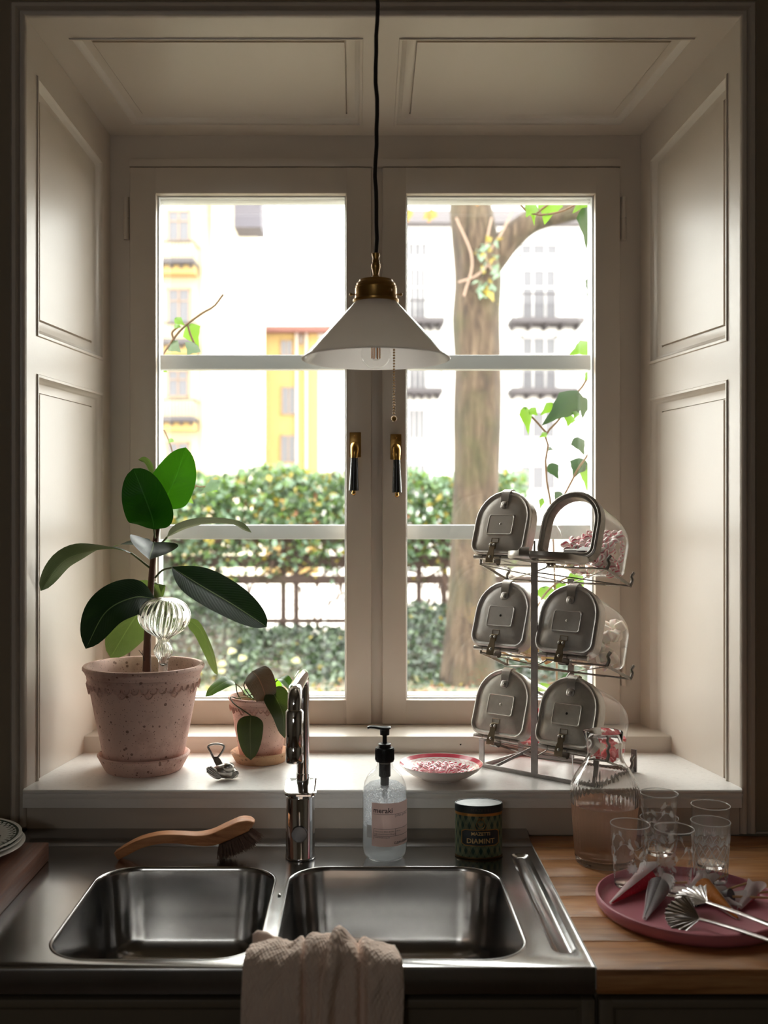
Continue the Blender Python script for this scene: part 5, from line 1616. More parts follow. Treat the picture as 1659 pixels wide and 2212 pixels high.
ts_ = STR.n('ShaderNodeTexCoord'); ss = STR.n('ShaderNodeSeparateXYZ'); STR.l(ts_.outputs['UV'], ss.inputs[0])
st_ = STR.math('SINE', STR.math('MULTIPLY', ss.outputs[0], 6.2832*7))
STR.set(Base_Color=STR.mix(STR.ramp(st_, [(.42, 0), (.58, 1)]), srgb(246,234,234), srgb(214,58,92)), Roughness=.28)
def humbug(a=.0078, b=.0058):
    m = MB()
    prof = [(0, -a), (b*.45, -a*.96), (b*.8, -a*.7), (b, -a*.25), (b, a*.25), (b*.8, a*.7), (b*.45, a*.96), (0, a)]
    m.lathe(prof, 20)
    return m.mesh('striped_sweet', STR.mat, 80)
hum = humbug()
spots = []
def place_bowl():
    n = 0; tries = 0
    while len(spots) < 52 and tries < 4000:
        tries += 1
        r = .060*math.sqrt(RND.random()); a = RND.uniform(0, 2*PI)
        x, y = r*math.cos(a), r*math.sin(a)
        lay = 0 if len(spots) < 34 else 1
        if lay and r > .036: continue
        base = .0060 + max(0, r-.035)**2*9.0
        z = base + .0062 + lay*.0100
        p = Vector((x, y, z))
        if all((p-q).length > (.0118 if lay == 0 else .0112) for q in spots): spots.append(p)
place_bowl()
for k, p in enumerate(spots):
    o = ob('striped_sweet', hum, None, None, 80, None, BO + p, (PI/2 + RND.gauss(0, .35), RND.gauss(0, .35), RND.uniform(0, 6.28)))
    tag(o, 'red and white striped boiled sweet in the shallow bowl on the sill', 'sweet', 'striped sweets in the bowl')

def thin_glass(name, haze):
    """thin blown wall: straight transmission, fresnel mirror that grows at grazing angles, faint haze"""
    m = N(name)
    tr = m.n('ShaderNodeBsdfTransparent', Color=(.985,.985,.98,1))
    gl = m.n('ShaderNodeBsdfGlossy', Roughness=.02)
    lw = m.n('ShaderNodeLayerWeight', Blend=.5)
    mx = m.n('ShaderNodeMixShader')
    m.l(m.math('ADD', .06, m.math('MULTIPLY', m.math('POWER', lw.outputs['Facing'], 3.5), .7)), mx.inputs[0])
    m.l(tr.outputs[0], mx.inputs[1]); m.l(gl.outputs[0], mx.inputs[2])
    tl = m.n('ShaderNodeBsdfTranslucent', Color=(.9,.9,.9,1)); df = m.n('ShaderNodeBsdfDiffuse', Color=(.9,.9,.9,1))
    h1 = m.n('ShaderNodeMixShader', Fac=.5); m.l(tl.outputs[0], h1.inputs[1]); m.l(df.outputs[0], h1.inputs[2])
    h2 = m.n('ShaderNodeMixShader', Fac=haze); m.l(mx.outputs[0], h2.inputs[1]); m.l(h1.outputs[0], h2.inputs[2])
    m.l(h2.outputs[0], m.out.inputs['Surface'])
    return m.mat

# ================================================================== carafe
CA = Vector((X_(1306, 1.888), 1.888, CT+.0004))
car = thing('carafe', 'ribbed glass carafe half full of pink drink on the wooden worktop', 'carafe', CA)
CGL = glass_mat('carafe_glass', (.995,.995,.99), 1.33)
co = [(0, .0005), (.050, 0), (.0525, .0015), (.0535, .004), (.0538, .012), (.0560, .040), (.0595, .090), (.0622, .128), (.0622, .138), (.0605, .146), (.0540, .160), (.0440, .175), (.0362, .187), (.0330, .195), (.0320, .204), (.0325, .222), (.0338, .2405)]
ci = [(.0327, .2412), (.0314, .222), (.0309, .204), (.0318, .196), (.0349, .188), (.0428, .176), (.0526, .161), (.0590, .147), (.0606, .138), (.0606, .128), (.0579, .090), (.0544, .040), (.0520, .017), (.047, .0125), (0, .0115)]
prof = co + [(.0333, .2420)] + ci
nco = len(co)
cfl = lambda a, i: (1 + (.009 if i < 8 else .004)*math.cos(46*a)) if 4 <= i <= 9 else 1.0
def lip(mb, n0):
    for i in range(n0, len(mb.v)):
        p = mb.v[i]
        if p.z > .205:
            f_ = ((p.z-.205)/.036)**2; a = math.atan2(p.y, p.x)
            d = math.exp(-((a-2.9)/.35)**2) if a > 0 else 0
            p.x *= 1 + .20*d*f_
m = MB().lathe(prof, 230, fl=cfl); lip(m, 0)
ob('carafe_body', m, CGL, car, 60)
LIQ = N('pink_lemonade')
LIQ.set(Base_Color=(1.0, .78, .66), Roughness=0, IOR=1.33, Transmission_Weight=1.0)
lt_ = LIQ.n('ShaderNodeBsdfTranslucent', Color=(.95,.66,.50,1)); lm_ = LIQ.n('ShaderNodeMixShader', Fac=.32)
LIQ.l(LIQ.bs.outputs[0], lm_.inputs[1]); LIQ.l(lt_.outputs[0], lm_.inputs[2]); LIQ.l(lm_.outputs[0], LIQ.out.inputs['Surface'])
lq = [(0, .0112), (.0472, .0122), (.0523, .0168), (.0547, .040), (.0582, .090), (.0594, .1075), (.0592, .1085), (.057, .1078), (0, .1078)]
ob('pink_drink', MB().lathe(lq, 96), LIQ.mat, car, 50)

# ================================================================== tray, tumblers
TR = Vector((.5385, 1.655, CT+.0004))
PINK = plain('dusty_rose_lacquer', srgb(196,116,130), .42, 0, .04, 14)
tp_ = [(0, .0085), (.136, .0085), (.1405, .0095), (.1428, .0130), (.1440, .0200), (.1462, .0222), (.1490, .0212), (.1500, .0180), (.1490, .009), (.1440, .0020), (.138, 0), (0, 0)]
tray = ob('round_tray', MB().lathe(tp_, 128), PINK, None, 50, None, TR)
tag(tray, 'round dusty rose tray with raised rim on the wooden worktop', 'tray')
ZTR = TR.z + .0088
TGL = thin_glass('tumbler_glass', .028)
CUTG = thin_glass('cut_tumbler_glass', .12)
RIMG = thin_glass('bright_rim_glass', .30)
BASEG = glass_mat('thick_glass', (.99,.99,.99), 1.4)
ETCH = N('frosted_etching')
ETCH.set(Base_Color=(.85,.85,.85), Roughness=.5)
et_ = ETCH.n('ShaderNodeBsdfTranslucent', Color=(.9,.9,.9,1)); ex_ = ETCH.n('ShaderNodeMixShader', Fac=.5); ep_ = ETCH.n('ShaderNodeBsdfTransparent'); ey_ = ETCH.n('ShaderNodeMixShader', Fac=.62)
ETCH.l(ETCH.bs.outputs[0], ex_.inputs[1]); ETCH.l(et_.outputs[0], ex_.inputs[2]); ETCH.l(ex_.outputs[0], ey_.inputs[1]); ETCH.l(ep_.outputs[0], ey_.inputs[2]); ETCH.l(ey_.outputs[0], ETCH.out.inputs['Surface'])
ETCH = ETCH.mat
def tumbler(name, label, loc, Rt, Rb, h, style, rot=0.0):
    t = thing(name, label, 'glass', loc, (0, 0, rot))
    th = .0014
    def ro(z): return lerp(Rb, Rt, z/h)
    zs = [.0062] + [lerp(.009, h, k/26) for k in range(27)]
    prof = [(ro(z), z) for z in zs]
    if style == 'cut':
        def fl(a, i):
            z = prof[i][1]
            if .008 < z < h*.66:
                q = 13*a*.5; w = z/h*13*1.6
                d = max(abs(math.sin(q+w))**10, abs(math.sin(q-w))**10)
                return 1 - .035*d
            return 1.0
        seg = 312
    else:
        fl, seg = None, 72
    m = MB().lathe(prof, seg, fl=fl); m.f = [q for q in m.f if len(q) == 4]; m.uv = {}
    ob('tumbler_wall', m, CUTG if style == 'cut' else TGL, t, 60 if style != 'cut' else 30)
    ob('thick_base', MB().lathe([(0, .001), (Rb-.003, 0), (Rb-.0008, .0008), (Rb+.0002, .0022), (ro(.0060), .0060), (Rb-.003, .0066), (0, .0058)], 60), BASEG, t, 50)
    ob('rim', MB().lathe([(Rt-.0009, h-.0004), (Rt-.0004, h+.0006), (Rt+.0004, h+.0006), (Rt+.0005, h-.0006), (Rt-.0006, h-.0008)], 72, uvm=False).open(), RIMG, t, 60)
    def on(a, z, k=.0003): r = ro(z)+k; return Vector((r*math.cos(a), r*math.sin(a), z))
    if style == 'vine':
        e = MB()
        def petal(a, z, L, W, ang, k=.0004):
            c0 = Vector((a*ro(z), z)); d = Vector((math.cos(ang), math.sin(ang))); nrm = Vector((-d.y, d.x))
            vs = []
            for t_ in range(7):
                u = t_/6; w = W*math.sin(PI*u)**.8*.5
                for s in (-1, 1):
                    p = c0 + d*L*u + nrm*w*s
                    vs.append(on(p.x/ro(z), p.y, k))
            e.add(vs, [(2*i, 2*i+1, 2*i+3, 2*i+2) for i in range(6)])
        for k in range(3):
            a0_ = 2*PI*k/3 + .3
            pts = [on(a0_ + (u-.5)*2.0, h*(.62 + .13*math.sin(u*2*PI)), .0004) for u in [i/20 for i in range(21)]]
            e.tube(pts, .00035, 5)
            for u, ang, L, W in ((.1, 1.2, .012, .005), (.3, -.6, .015, .006), (.42, 1.9, .012, .005), (.62, .9, .016, .006), (.8, -1.0, .013, .006), (.92, 1.6, .012, .005)):
                petal(a0_ + (u-.5)*2.0, h*(.62 + .13*math.sin(u*2*PI)), L, W, ang)
            ac, zc_ = a0_ - .1, h*.36
            for j in range(8): petal(ac, zc_, .010, .0055, 2*PI*j/8 + .2)
            for j in range(4): petal(ac + .55 + j*.07, h*.17 + j*.0045, .006, .003, 2.2)
            for j in range(4): petal(ac + .58 + j*.07, h*.15 + j*.0045, .006, .003, -.2)
        ob('etched_flowers', e, ETCH, t, 0)
    elif style == 'cut':
        e = MB()
        for k in range(13):
            a = 2*PI*k/13
            for j in range(-3, 4):
                ang = PI/2 + j*.30; L = .017 - abs(j)*.0018
                p0 = on(a, h*.66, .0002); p1 = on(a + math.cos(ang)*L/Rt, h*.66 + math.sin(ang)*L, .0003)
                e.tube([p0, lerp(p0, p1, .5)+Vector((0, 0, 0)), p1], [.0003, .0006, .0002], 5)
        for s_ in (-1, 1):
            for k in range(13):
                a = 2*PI*k/13
                e.tube([on(a + s_*1.15*j/16, lerp(.012, h*.66, j/16), .0002) for j in range(17)], .00055, 5, False)
        ob('cut_fans', e, ETCH, t, 0)
    return t
GA = Vector((X_(1361, 1.742), 1.742, ZTR)); GB = Vector((X_(1456, 1.712), 1.712, ZTR)); GC = Vector((X_(1424, 1.778), 1.778, ZTR)); GD = Vector((X_(1535, 1.758), 1.758, ZTR))
tumbler('tumbler', 'single etched tumbler standing nearest the carafe on the tray', GA, .0330, .0258, .1065, 'vine', .2)
tumbler('tumbler', 'single etched tumbler in the middle of the tray behind the wrapped lollies', GB, .0325, .0262, .1080, 'vine', 1.3)
tumbler('tumbler', 'lower etched tumbler of the stacked pair at the back of the tray', GC, .0325, .0258, .1060, 'vine', 2.4)
tumbler('tumbler', 'upper etched tumbler standing inside another at the back of the tray', GC + Vector((0, 0, .043)), .0318, .0225, .1060, 'vine', .9)
tumbler('tumbler', 'lower cut glass tumbler with diamond pattern of the stacked pair', GD, .0328, .0270, .1060, 'cut', .1)
tumbler('tumbler', 'plain rimmed tumbler nested inside the cut glass tumbler', GD + Vector((0, 0, .028)), .0322, .0236, .1060, 'plain', .5)

# ================================================================== wrapped lollies
PAPER = N('white_glassine_paper')
PAPER.set(Base_Color=(.95,.93,.93), Roughness=.55)
tlp = PAPER.n('ShaderNodeBsdfTranslucent', Color=(.95,.93,.93,1)); mxp = PAPER.n('ShaderNodeMixShader', Fac=.5)
PAPER.l(PAPER.bs.outputs[0], mxp.inputs[1]); PAPER.l(tlp.outputs[0], mxp.inputs[2]); PAPER.l(mxp.outputs[0], PAPER.out.inputs['Surface'])
PAPER.bump(PAPER.noise(PAPER.coord(), 120, 4), .25, .002)
PAPER = PAPER.mat
STICK = plain('birch_lolly_stick', srgb(204,164,120), .7, 0, .12, 60)
def candy_mat(n_, c): 
    m = N(n_); vz = m.noise(m.coord(), 260, 2)
    m.set(Base_Color=m.mix(m.ramp(vz, [(.62, 0), (.68, .5)]), c, tuple(min(1, x*1.5+.12) for x in c)), Roughness=.35)
    m.bump(vz, .2, .001); return m.mat
CRED, CGRY, CBLK, CORG, CPNK = candy_mat('red_candy', srgb(214,40,66)), candy_mat('grey_liquorice_candy', srgb(88,78,84)), candy_mat('black_liquorice_candy', srgb(40,34,38)), candy_mat('orange_candy', srgb(214,130,50)), candy_mat('rose_candy', srgb(196,110,120))
def lolly(label, tip, wide, r, cm, stick=None, cover=.62, open_a=0.0, flap=.014, lift=.0):
    """paper cone from tip to wide end (world x, y), candy cone inside, stick leaves the wide end"""
    zt = ZTR
    a = Vector((tip[0], tip[1], zt + .0025)); b = Vector((wide[0], wide[1], zt + r + .0008 + lift))
    t = thing('wrapped_lolly', label, 'lolly', Vector((b.x, b.y, zt)), (0, 0, 0), 'wrapped lollies on the rose tray')
    o = t.location
    ax = (b-a); L = ax.length; ax.normalize()
    u = ax.cross(Vector((0, 0, 1))).normalized(); w = u.cross(ax)
    cn = MB(); rings = []
    for k in range(9):
        f_ = k/8*.96; rr = lerp(.0016, r*.93, f_)
        rings.append([a + ax*(L*(.03+f_*.92)) + u*rr*math.cos(q) + w*rr*math.sin(q) - o for q in [2*PI*j/24 for j in range(24)]])
    cn.loft(rings, True, True)
    ob('candy', cn, cm, t, 60)
    pa = MB(); n_ = 30; span = 2*PI*cover
    lo = []
    for k in range(9):
        f_ = k/8
        row = []
        for j in range(n_+1):
            q = open_a + span*(j/n_-.5)
            rr = lerp(.0024, r, f_) + .0006 + .0004*math.sin(q*5+k)
            ext = L*f_ + (flap*(.55+.45*math.sin(j/n_*PI*3+1)) * (k == 8) + flap*.3*(k == 7))
            if k == 8: rr *= 1.10 + .10*math.sin(q*3)
            p = a + ax*ext + u*rr*math.cos(q) + w*rr*math.sin(q)
            p.z = max(p.z, zt+.0006)
            row.append(p - o)
        lo.append(row)
    pa.loft(lo, close=False)
    ob('paper_cone', pa, PAPER, t, 70)
    if stick:
        s1 = Vector(stick)
        ob('stick', MB().tube([b - ax*.012 - o, lerp(b, s1, .5)-o, s1-o], .0020, 10), STICK, t)
    return t
def TP(px, py, z=.0): 
    Y = (ZC-ZTR-z)*F/(py-HY); return Vector((X_(px, Y), Y, ZTR+z))
lolly('red lolly in a white paper cone at the left edge of the tray', TP(1320, 1955)[:2], TP(1405, 1915)[:2], .0195, CRED, None, .58, 2.75, .012)
lolly('grey lolly in a paper cone pointing towards the sink', TP(1392, 1988)[:2], TP(1426, 1935)[:2], .0190, CGRY, TP(1484, 1906, .022), .72, 5.3, .012)
lolly('rose lolly wrapped in paper behind the other lollies on the tray', TP(1478, 1942)[:2], TP(1520, 1915)[:2], .0125, CPNK, None, .55, 2.6, .012)
lolly('black lolly in paper with its stick raised before the cut glass', TP(1496, 1952)[:2], TP(1532, 1922)[:2], .0125, CBLK, TP(1572, 1888, .020), .62, 2.4, .014)
lolly('orange lolly in a long paper cone behind the tongs', TP(1596, 1988)[:2], TP(1512, 1936)[:2], .0185, CORG, None, .66, 5.3, .013)
lolly('dark grey lolly in crumpled paper beside the orange lolly', TP(1530, 1940)[:2], TP(1584, 1956)[:2], .0140, CGRY, TP(1668, 1940, .012), .58, 4.6, .017)
lolly('small black lolly whose stick crosses the middle of the tray', TP(1500, 1962)[:2], TP(1552, 1942)[:2], .0100, CBLK, TP(1612, 1908, .022), .55, 2.2, .010)
lolly('rose lolly in crumpled paper at the far right of the tray', TP(1596, 1968)[:2], TP(1628, 1940)[:2], .0130, CPNK, TP(1690, 1932, .012), .6, 2.0, .018)

# ================================================================== shell tongs
TG = thing('serving_tongs', 'silver serving tongs with two scallop shell ends lying on the tray', 'tongs', TP(1500, 1970))
o_ = TG.location
TONG = plain('polished_tong_steel', (.58,.54,.53), .16, 1.0, .15, 50)
def shell(c, d, nrm, L, W, cupd):
    d = d.normalized(); u = d.cross(nrm).normalized(); n_ = u.cross(d)
    m = MB(); nu, nv = 66, 12
    def fn(uu, vv):
        a = lerp(-1.15, 1.15, uu); r = L*vv
        rib = .0011*math.cos(uu*11*2*PI)*vv
        edge = 1 + .045*abs(math.cos(uu*11*PI))*(vv > .95)
        x = math.sin(a)*r*W*edge; y = math.cos(a)*r*edge
        return c + d*y + u*x + n_*(rib + cupd*math.sin(vv*PI*.62)*(1-.45*abs(a)/1.15)) - o_
    m.grid(fn, nu, nv)
    m.grid(lambda a, b: fn(a, b) - n_*.0009, nu, nv)
    return m
h1, h2 = TP(1528, 1950, .022), TP(1512, 1986, .0115)
def arm(h, e1, z0, name_sh, d, nrm):
    pts = spline([h, lerp(h, e1, .25)+Vector((0, 0, .001)), lerp(h, e1, .6), e1], 16)
    m = MB(); L_ = []
    for i, p in enumerate(pts):
        t = (pts[min(i+1, 16)]-pts[max(i-1, 0)]).normalized(); u = t.cross(Vector((0, 0, 1))).normalized(); w = u.cross(t)
        ww = lerp(.0045, .0080, i/16)
        L_.append([p + u*ww*math.cos(q) + w*.0024*math.sin(q) - o_ for q in [2*PI*k/14 for k in range(14)]])
    m.loft(L_, True, True)
    a_ = ob('arm', m, TONG, TG, 60)
    return a_
e1, e2 = Vector((.657, 1.418, ZTR+.034)), Vector((.649, 1.412, ZTR+.022))
a1_ = arm(h1, e1, 0, '', None, None); a2_ = arm(h2, e2, 0, '', None, None)
ob('shell', shell(h1 + Vector((0, 0, 0)), Vector((-.62, .78, -.14)), Vector((.1, -.55, .85)), .050, .80, .009), TONG, a1_, 70)
ob('shell', shell(h2 + Vector((0, 0, 0)), Vector((-.88, .47, -.02)), Vector((.1, -.65, .78)), .050, .78, .007), TONG, a2_, 70)
ob('spring_bend', MB().tube(spline([e1-o_, Vector((.667, 1.398, ZTR+.034))-o_, Vector((.669, 1.392, ZTR+.028))-o_, Vector((.663, 1.392, ZTR+.022))-o_, e2-o_], 20), .0035, 10), TONG, TG)

# ================================================================== tea towel
TOW = N('cream_muslin')
wv1 = TOW.n('ShaderNodeTexWave', Scale=15.0); TOW.l(TOW.coord((1, 1, 1), 'UV', (0, 0, .6)), wv1.inputs['Vector'])
wv2 = TOW.n('ShaderNodeTexWave', Scale=15.0); TOW.l(TOW.coord((1, 1, 1), 'UV', (0, 0, -.9)), wv2.inputs['Vector'])
crk = TOW.noise(TOW.coord((3, 1.2, 1), 'UV'), 14, 5, .6, .8)
TOW.set(Base_Color=TOW.mix(crk, srgb(236,204,186), srgb(250,232,218)), Roughness=.95)
TOW.bump(TOW.math('ADD', TOW.math('MULTIPLY', TOW.math('ADD', wv1.outputs['Fac'], wv2.outputs['Fac']), .7), TOW.math('MULTIPLY', crk, 2.2)), .4, .0025)
TOW = TOW.mat
tw = thing('tea_towel', 'crumpled cream muslin tea towel hanging over the front rim of the sink', 'towel', (X_(697, YFR), YFR, CT))
wl_, wr_ = X_(527, YFR), X_(868, YFR)
path = [(.080, -.060), (.060, -.020), (.048, .008), (.030, .0145), (.012, .0150), (-.004, .0125), (-.0125, .000), (-.016, -.03), (-.018, -.09), (-.019, -.16), (-.018, -.26), (-.017, -.36)]
pth = spline([Vector((0, y, z)) for y, z in path], 90)
def towel_fn(u, v_):
    k = v_*90; i = min(int(k), 89); p = lerp(pth[i], pth[i+1], k-i)
    tn = (pth[i+1]-pth[i]).normalized(); nn = Vector((0, -tn.z, tn.y)) 
    if nn.y > 0 and v_ > .5: nn = -nn
    nn = Vector((0, tn.z, -tn.y)) if Vector((0, tn.z, -tn.y)).z > 0 or v_ > .5 and Vector((0, tn.z, -tn.y)).y < 0 else Vector((0, -tn.z, tn.y))
    top = math.exp(-((v_-.36)/.14)**2)
    spread = lerp(.86, 1.0, min(1, v_*2.0)) + .05*max(0, v_-.45)
    x = lerp(wl_, wr_, .5) + (u-.5)*(wr_-wl_)*spread - X_(697, YFR)
    hang = min(1, max(0, (v_-.34)*2.4))
    def ridge(c, wl, wr, h, lean=0.0):
        q = u - c - lean*(v_-.4)
        return h*math.exp(-(q/(wl if q < 0 else wr))**2)
    fold = ridge(.14, .12, .16, .010) + ridge(.345, .05, .02, .010, .03) + ridge(.44, .06, .05, .012, .05) + ridge(.60, .06, .035, .022, -.30) + ridge(.70, .05, .02, .012) + ridge(.79, .02, .10, .016, .03) + ridge(.95, .06, .06, .008)
    val = -.016*math.exp(-((u-.742-.02*(v_-.4))/.014)**2) - .012*math.exp(-((u-.372-.04*(v_-.4))/.012)**2) - .008*math.exp(-((u-.535+.2*(v_-.4))/.02)**2)
    nz = .006*noise.noise(Vector((u*6, v_*6, 1.3))) + .0035*noise.noise(Vector((u*15+v_*9, v_*10, 4))) + .0016*noise.noise(Vector((u*34, v_*26, 7)))
    sil = lerp(.004, .019, min(1, max(0, (u-.28)/.14))) if u < .62 else lerp(.019, -.004, (u-.62)/.38)
    hump = top*(sil + .006*math.exp(-((u-.60)/.05)**2) - .006*math.exp(-((u-.71)/.03)**2) + .004*math.exp(-((u-.77)/.03)**2))
    d = .0035 + max(-.002, (fold + val)*(.35 + .85*hang) + hump + nz*.9)
    d = max(.002, d)
    ed = min(u, 1-u)
    return Vector((x, p.y, p.z)) + nn*d + Vector((.002*noise.noise(Vector((v_*9, u*3, 8))), 0, 0))
tmb = MB().grid(towel_fn, 110, 120)
to = ob('towel_cloth', tmb, TOW, tw, 180)
so_ = to.modifiers.new('thickness', 'SOLIDIFY'); so_.thickness = .0016; so_.offset = -1
# gathered corner sticking up over the bowl divider
ear = [(546, 2036, 1.502, .008, .012), (556, 2037, 1.500, .014, .017), (575, 2042, 1.494, .015, .016), (600, 2050, 1.486, .013, .014), (630, 2058, 1.478, .013, .013), (665, 2064, 1.472, .010, .010)]
em_ = MB(); L = []
for k in range(25):
    t = k/24*(len(ear)-1); i = min(int(t), len(ear)-2); q = [lerp(ear[i][j], ear[i+1][j], t-i) for j in range(5)]
    c = P(q[0], q[1], q[2]) - tw.location
    lp = []
    for j in range(28):
        a = 2*PI*j/28
        rr = 1 + .16*math.sin(a*4 + k*.25) + .12*noise.noise(Vector((math.cos(a)*2, math.sin(a)*2, k*.3)))
        lp.append(c + Vector((.0, math.cos(a)*q[3]*rr, math.sin(a)*q[4]*rr)))
    L.append(lp)
inner_ = [lerp(p, sum(L[0], Vector())/28, .35) + Vector((.010, 0, 0)) for p in L[0]]
em_.loft([inner_] + L, True, True)
ob('gathered_corner', em_, TOW, tw, 80)

# ================================================================== sweet rack with six lidded containers
TH, PHI = math.radians(40), math.radians(20)
r_ = Vector((math.cos(TH), -math.sin(TH), 0)); a_ = Vector((math.sin(TH), math.cos(TH), 0))
MID = Vector((.357, 2.122, ZS))
W, H, LB = .136, .148, .178
PLAS = pane_mat('clear_container_plastic', (.985,.98,.975), .028, 1.0)
PLAS.use_nodes = True

def dl(i, y, n=14, w=W, h=H):
    """D shaped loop inset by i at depth y: rounded bottom corners, arched top"""
    x0, z0 = w/2 - i, i
    rc = max(.006, .026 - i)
    R_ = x0; zc = h - w/2
    out = []
    for k in range(6): a = -PI/2 + PI/2*k/5; out.append(Vector((x0-rc+rc*math.cos(a), y, z0+rc+rc*math.sin(a))))
    for k in range(n+1): a = PI*k/n; out.append(Vector((R_*math.cos(a), y, zc + R_*math.sin(a))))
    for k in range(6): a = PI + PI/2*k/5; out.append(Vector((-x0+rc+rc*math.cos(a), y, z0+rc+rc*math.sin(a))))
    return out

def lid_parts(parent, lm, T, hole, latch_dx, open_=False):
    """lid, tab, latch as children of the container; T is a matrix in container space"""
    def mb():
        m = MB(); m.m = T; return m
    m = mb()
    prof = [(.0012, .001), (.0006, -.004), (.0006, -.0085), (.0022, -.0118), (.0050, -.0132), (.0080, -.0118), (.0092, -.0092), (.0105, -.0086), (.0118, -.0094), (.030, -.0112), (.050, -.0128)]
    m.loft([dl(i, y) for i, y in prof], cap1=True)
    lid = ob('lid', m, lm, parent, 50)
    m = mb()
    m.loft([dl(.003, -.001), dl(.0035, -.008), dl(.03, -.0095), dl(.05, -.011)], cap1=True)
    ob('lid_lining', m, lm, lid, 40)
    # pressed label panel
    m = mb()
    L = []
    for ins, y in ((0, -.0112), (.0008, -.0142), (.0022, -.0146), (.0036, -.0136)):
        L.append([Vector((p.x, y, p.y)) for p in rrect(-.033+ins, .033-ins, .044+ins, .091-ins, .005, 0, 4)])
    m.loft(L, cap1=True)
    ob('label_panel', m, lm, lid, 12)
    m = mb(); m.ball((0, -.0138, .069), .0026, 12, 8, (1, .5, 1)); ob('rivet', m, TINHOLE if hole else DARKGAP, lid)
    # spring tab at the crown
    m = mb(); L = []
    for y, z, w_ in ((.0065, H+.0005, .0105), (.002, H+.0030, .0108), (-.006, H+.0030, .0108), (-.0135, H-.002, .0106), (-.0165, H-.010, .0100), (-.0168, H-.018, .0096), (-.0145, H-.026, .0092), (-.0130, H-.030, .0090)):
        L.append([Vector((w_, y, z)), Vector((-w_, y, z)), Vector((-w_, y+.0012, z-.0009)), Vector((w_, y+.0012, z-.0009))])
    m.loft(L, True, True)
    tab = ob('spring_tab', m, TIN, lid, 50)
    m = mb()
    L = [[Vector((p.x, y, p.y)) for p in rrect(-.0085+i, .0085-i, H-.043+i, H-.027-i, .005, 0, 4)] for i, y in ((0, -.0105), (0, -.0138), (.001, -.0146))]
    m.loft(L, cap1=True); m.ball((0, -.0146, H-.036), .0038, 12, 8, (1, .6, 1))
    ob('tab_foot', m, TIN, lid, 50)
    # latch at the foot
    m = mb(); x = latch_dx
    m.box(x-.0078, x+.0078, -.0165, -.0130, .012, .026, .0012)
    L = []
    for y, z, w_ in ((-.0168, .024, .0078), (-.0170, .018, .0062), (-.0172, .008, .0062), (-.0180, -.002, .0085), (-.0185, -.012, .0090), (-.0165, -.019, .0090)):
        L.append([Vector((x+w_, y, z)), Vector((x-w_, y, z)), Vector((x-w_, y+.0016, z)), Vector((x+w_, y+.0016, z))])
    m.loft(L, True, True)
    la = ob('latch', m, BRONZE, lid, 40)
    m = mb()
    for dx, z in ((-.0045, .021), (.0045, .021), (0, -.006)): m.ball((x+dx, -.0182, z), .0033, 12, 8, (1, .6, 1))
    ob('latch_rivet', m, TIN, la)
    if not open_:
        m = mb()
        for k in range(1): pass
        t_ = .0007
        q = [(-.0085, .0275), (.0085, .0275), (.0085, .037), (-.0085, .037)]
        for i in range(4):
            p0, p1 = q[i], q[(i+1) % 4]
            m.tube([(x+.001+p0[0], -.0118, p0[1]), (x+.001+p1[0], -.0118, p1[1])], t_, 6)
        ob('wire_loop', m, BRONZE, la)
        m = mb(); L = []
        for k in range(13):
            a = -2.4 + 4.0*k/12
            c = Vector((0, -.003 + .0095*math.cos(a)*1.0, -.0125 + .0085*math.sin(a)))
            L.append([c + Vector((x+.013, 0, 0)), c + Vector((x-.004, 0, 0)), c*1.0 + Vector((x-.004, 0, 0)) + Vector((0, .001, .0008)), c + Vector((x+.013, 0, 0)) + Vector((0, .001, .0008))])
        m.loft(L, True, True)
        ob('latch_spring', m, TIND, la, 50)
    return lid

def container(pos, label, lid_mat, hole, latch_dx, open_=False):
    t = thing('sweet_container', label, 'container', pos, (-PHI, 0, -TH), 'sweet containers on the steel rack')
    m = MB()
    # metal collar
    m.loft([dl(.001, .0005), dl(.001, .022), dl(.0022, .023), dl(.0135 if open_ else .004, .023)], close=True)
    m.loft([dl(.001, .0005), dl(.003, -.0006), dl(.0125, -.0006), dl(.0140, .002), dl(.0140, .012), dl(.0150, .014), dl(.0150, .022), dl(.004, .023)], close=True)
    ob('collar', m, TIN if not open_ else TIND, t, 35)
    if open_:
        m = MB(); m.loft([dl(.0022, -.0004), dl(.0040, -.0016), dl(.0060, -.0016), dl(.0072, -.0006)]); m.loft([dl(.0115, -.0004), dl(.0125, -.0014), dl(.0142, -.0008)])
        ob('rolled_edge', m, TIN, t, 50)
    # clear body with domed end
    prof = [(.0045, .018), (.0045, LB*.62), (.0055, LB*.74), (.0085, LB*.85), (.0140, LB*.93), (.0230, LB*.98), (.0340, LB), (.052, LB+.002)]
    m = MB(); m.loft([dl(i, y, 22) for i, y in prof], cap1=True)
    ob('clear_body', m, PLAS, t, 60)
    # hinge
    m = MB()
    for k in range(5):
        x0 = -.056 + k*.0226
        m.tube([(x0, -.004, -.0035), (x0+.0216, -.004, -.0035)], .0046 if k % 2 == 0 else .0042, 14)
    ob('hinge', m, TIN, t, 40)
    if open_:
        T = Matrix.Translation((0, -.004, -.0035)) @ Matrix.Rotation(math.radians(103), 4, 'X') @ Matrix.Translation((0, .004, .0035))
    else:
        T = Matrix.Identity(4)
    lid_parts(t, lid_mat, T, hole, latch_dx, open_)
    return t

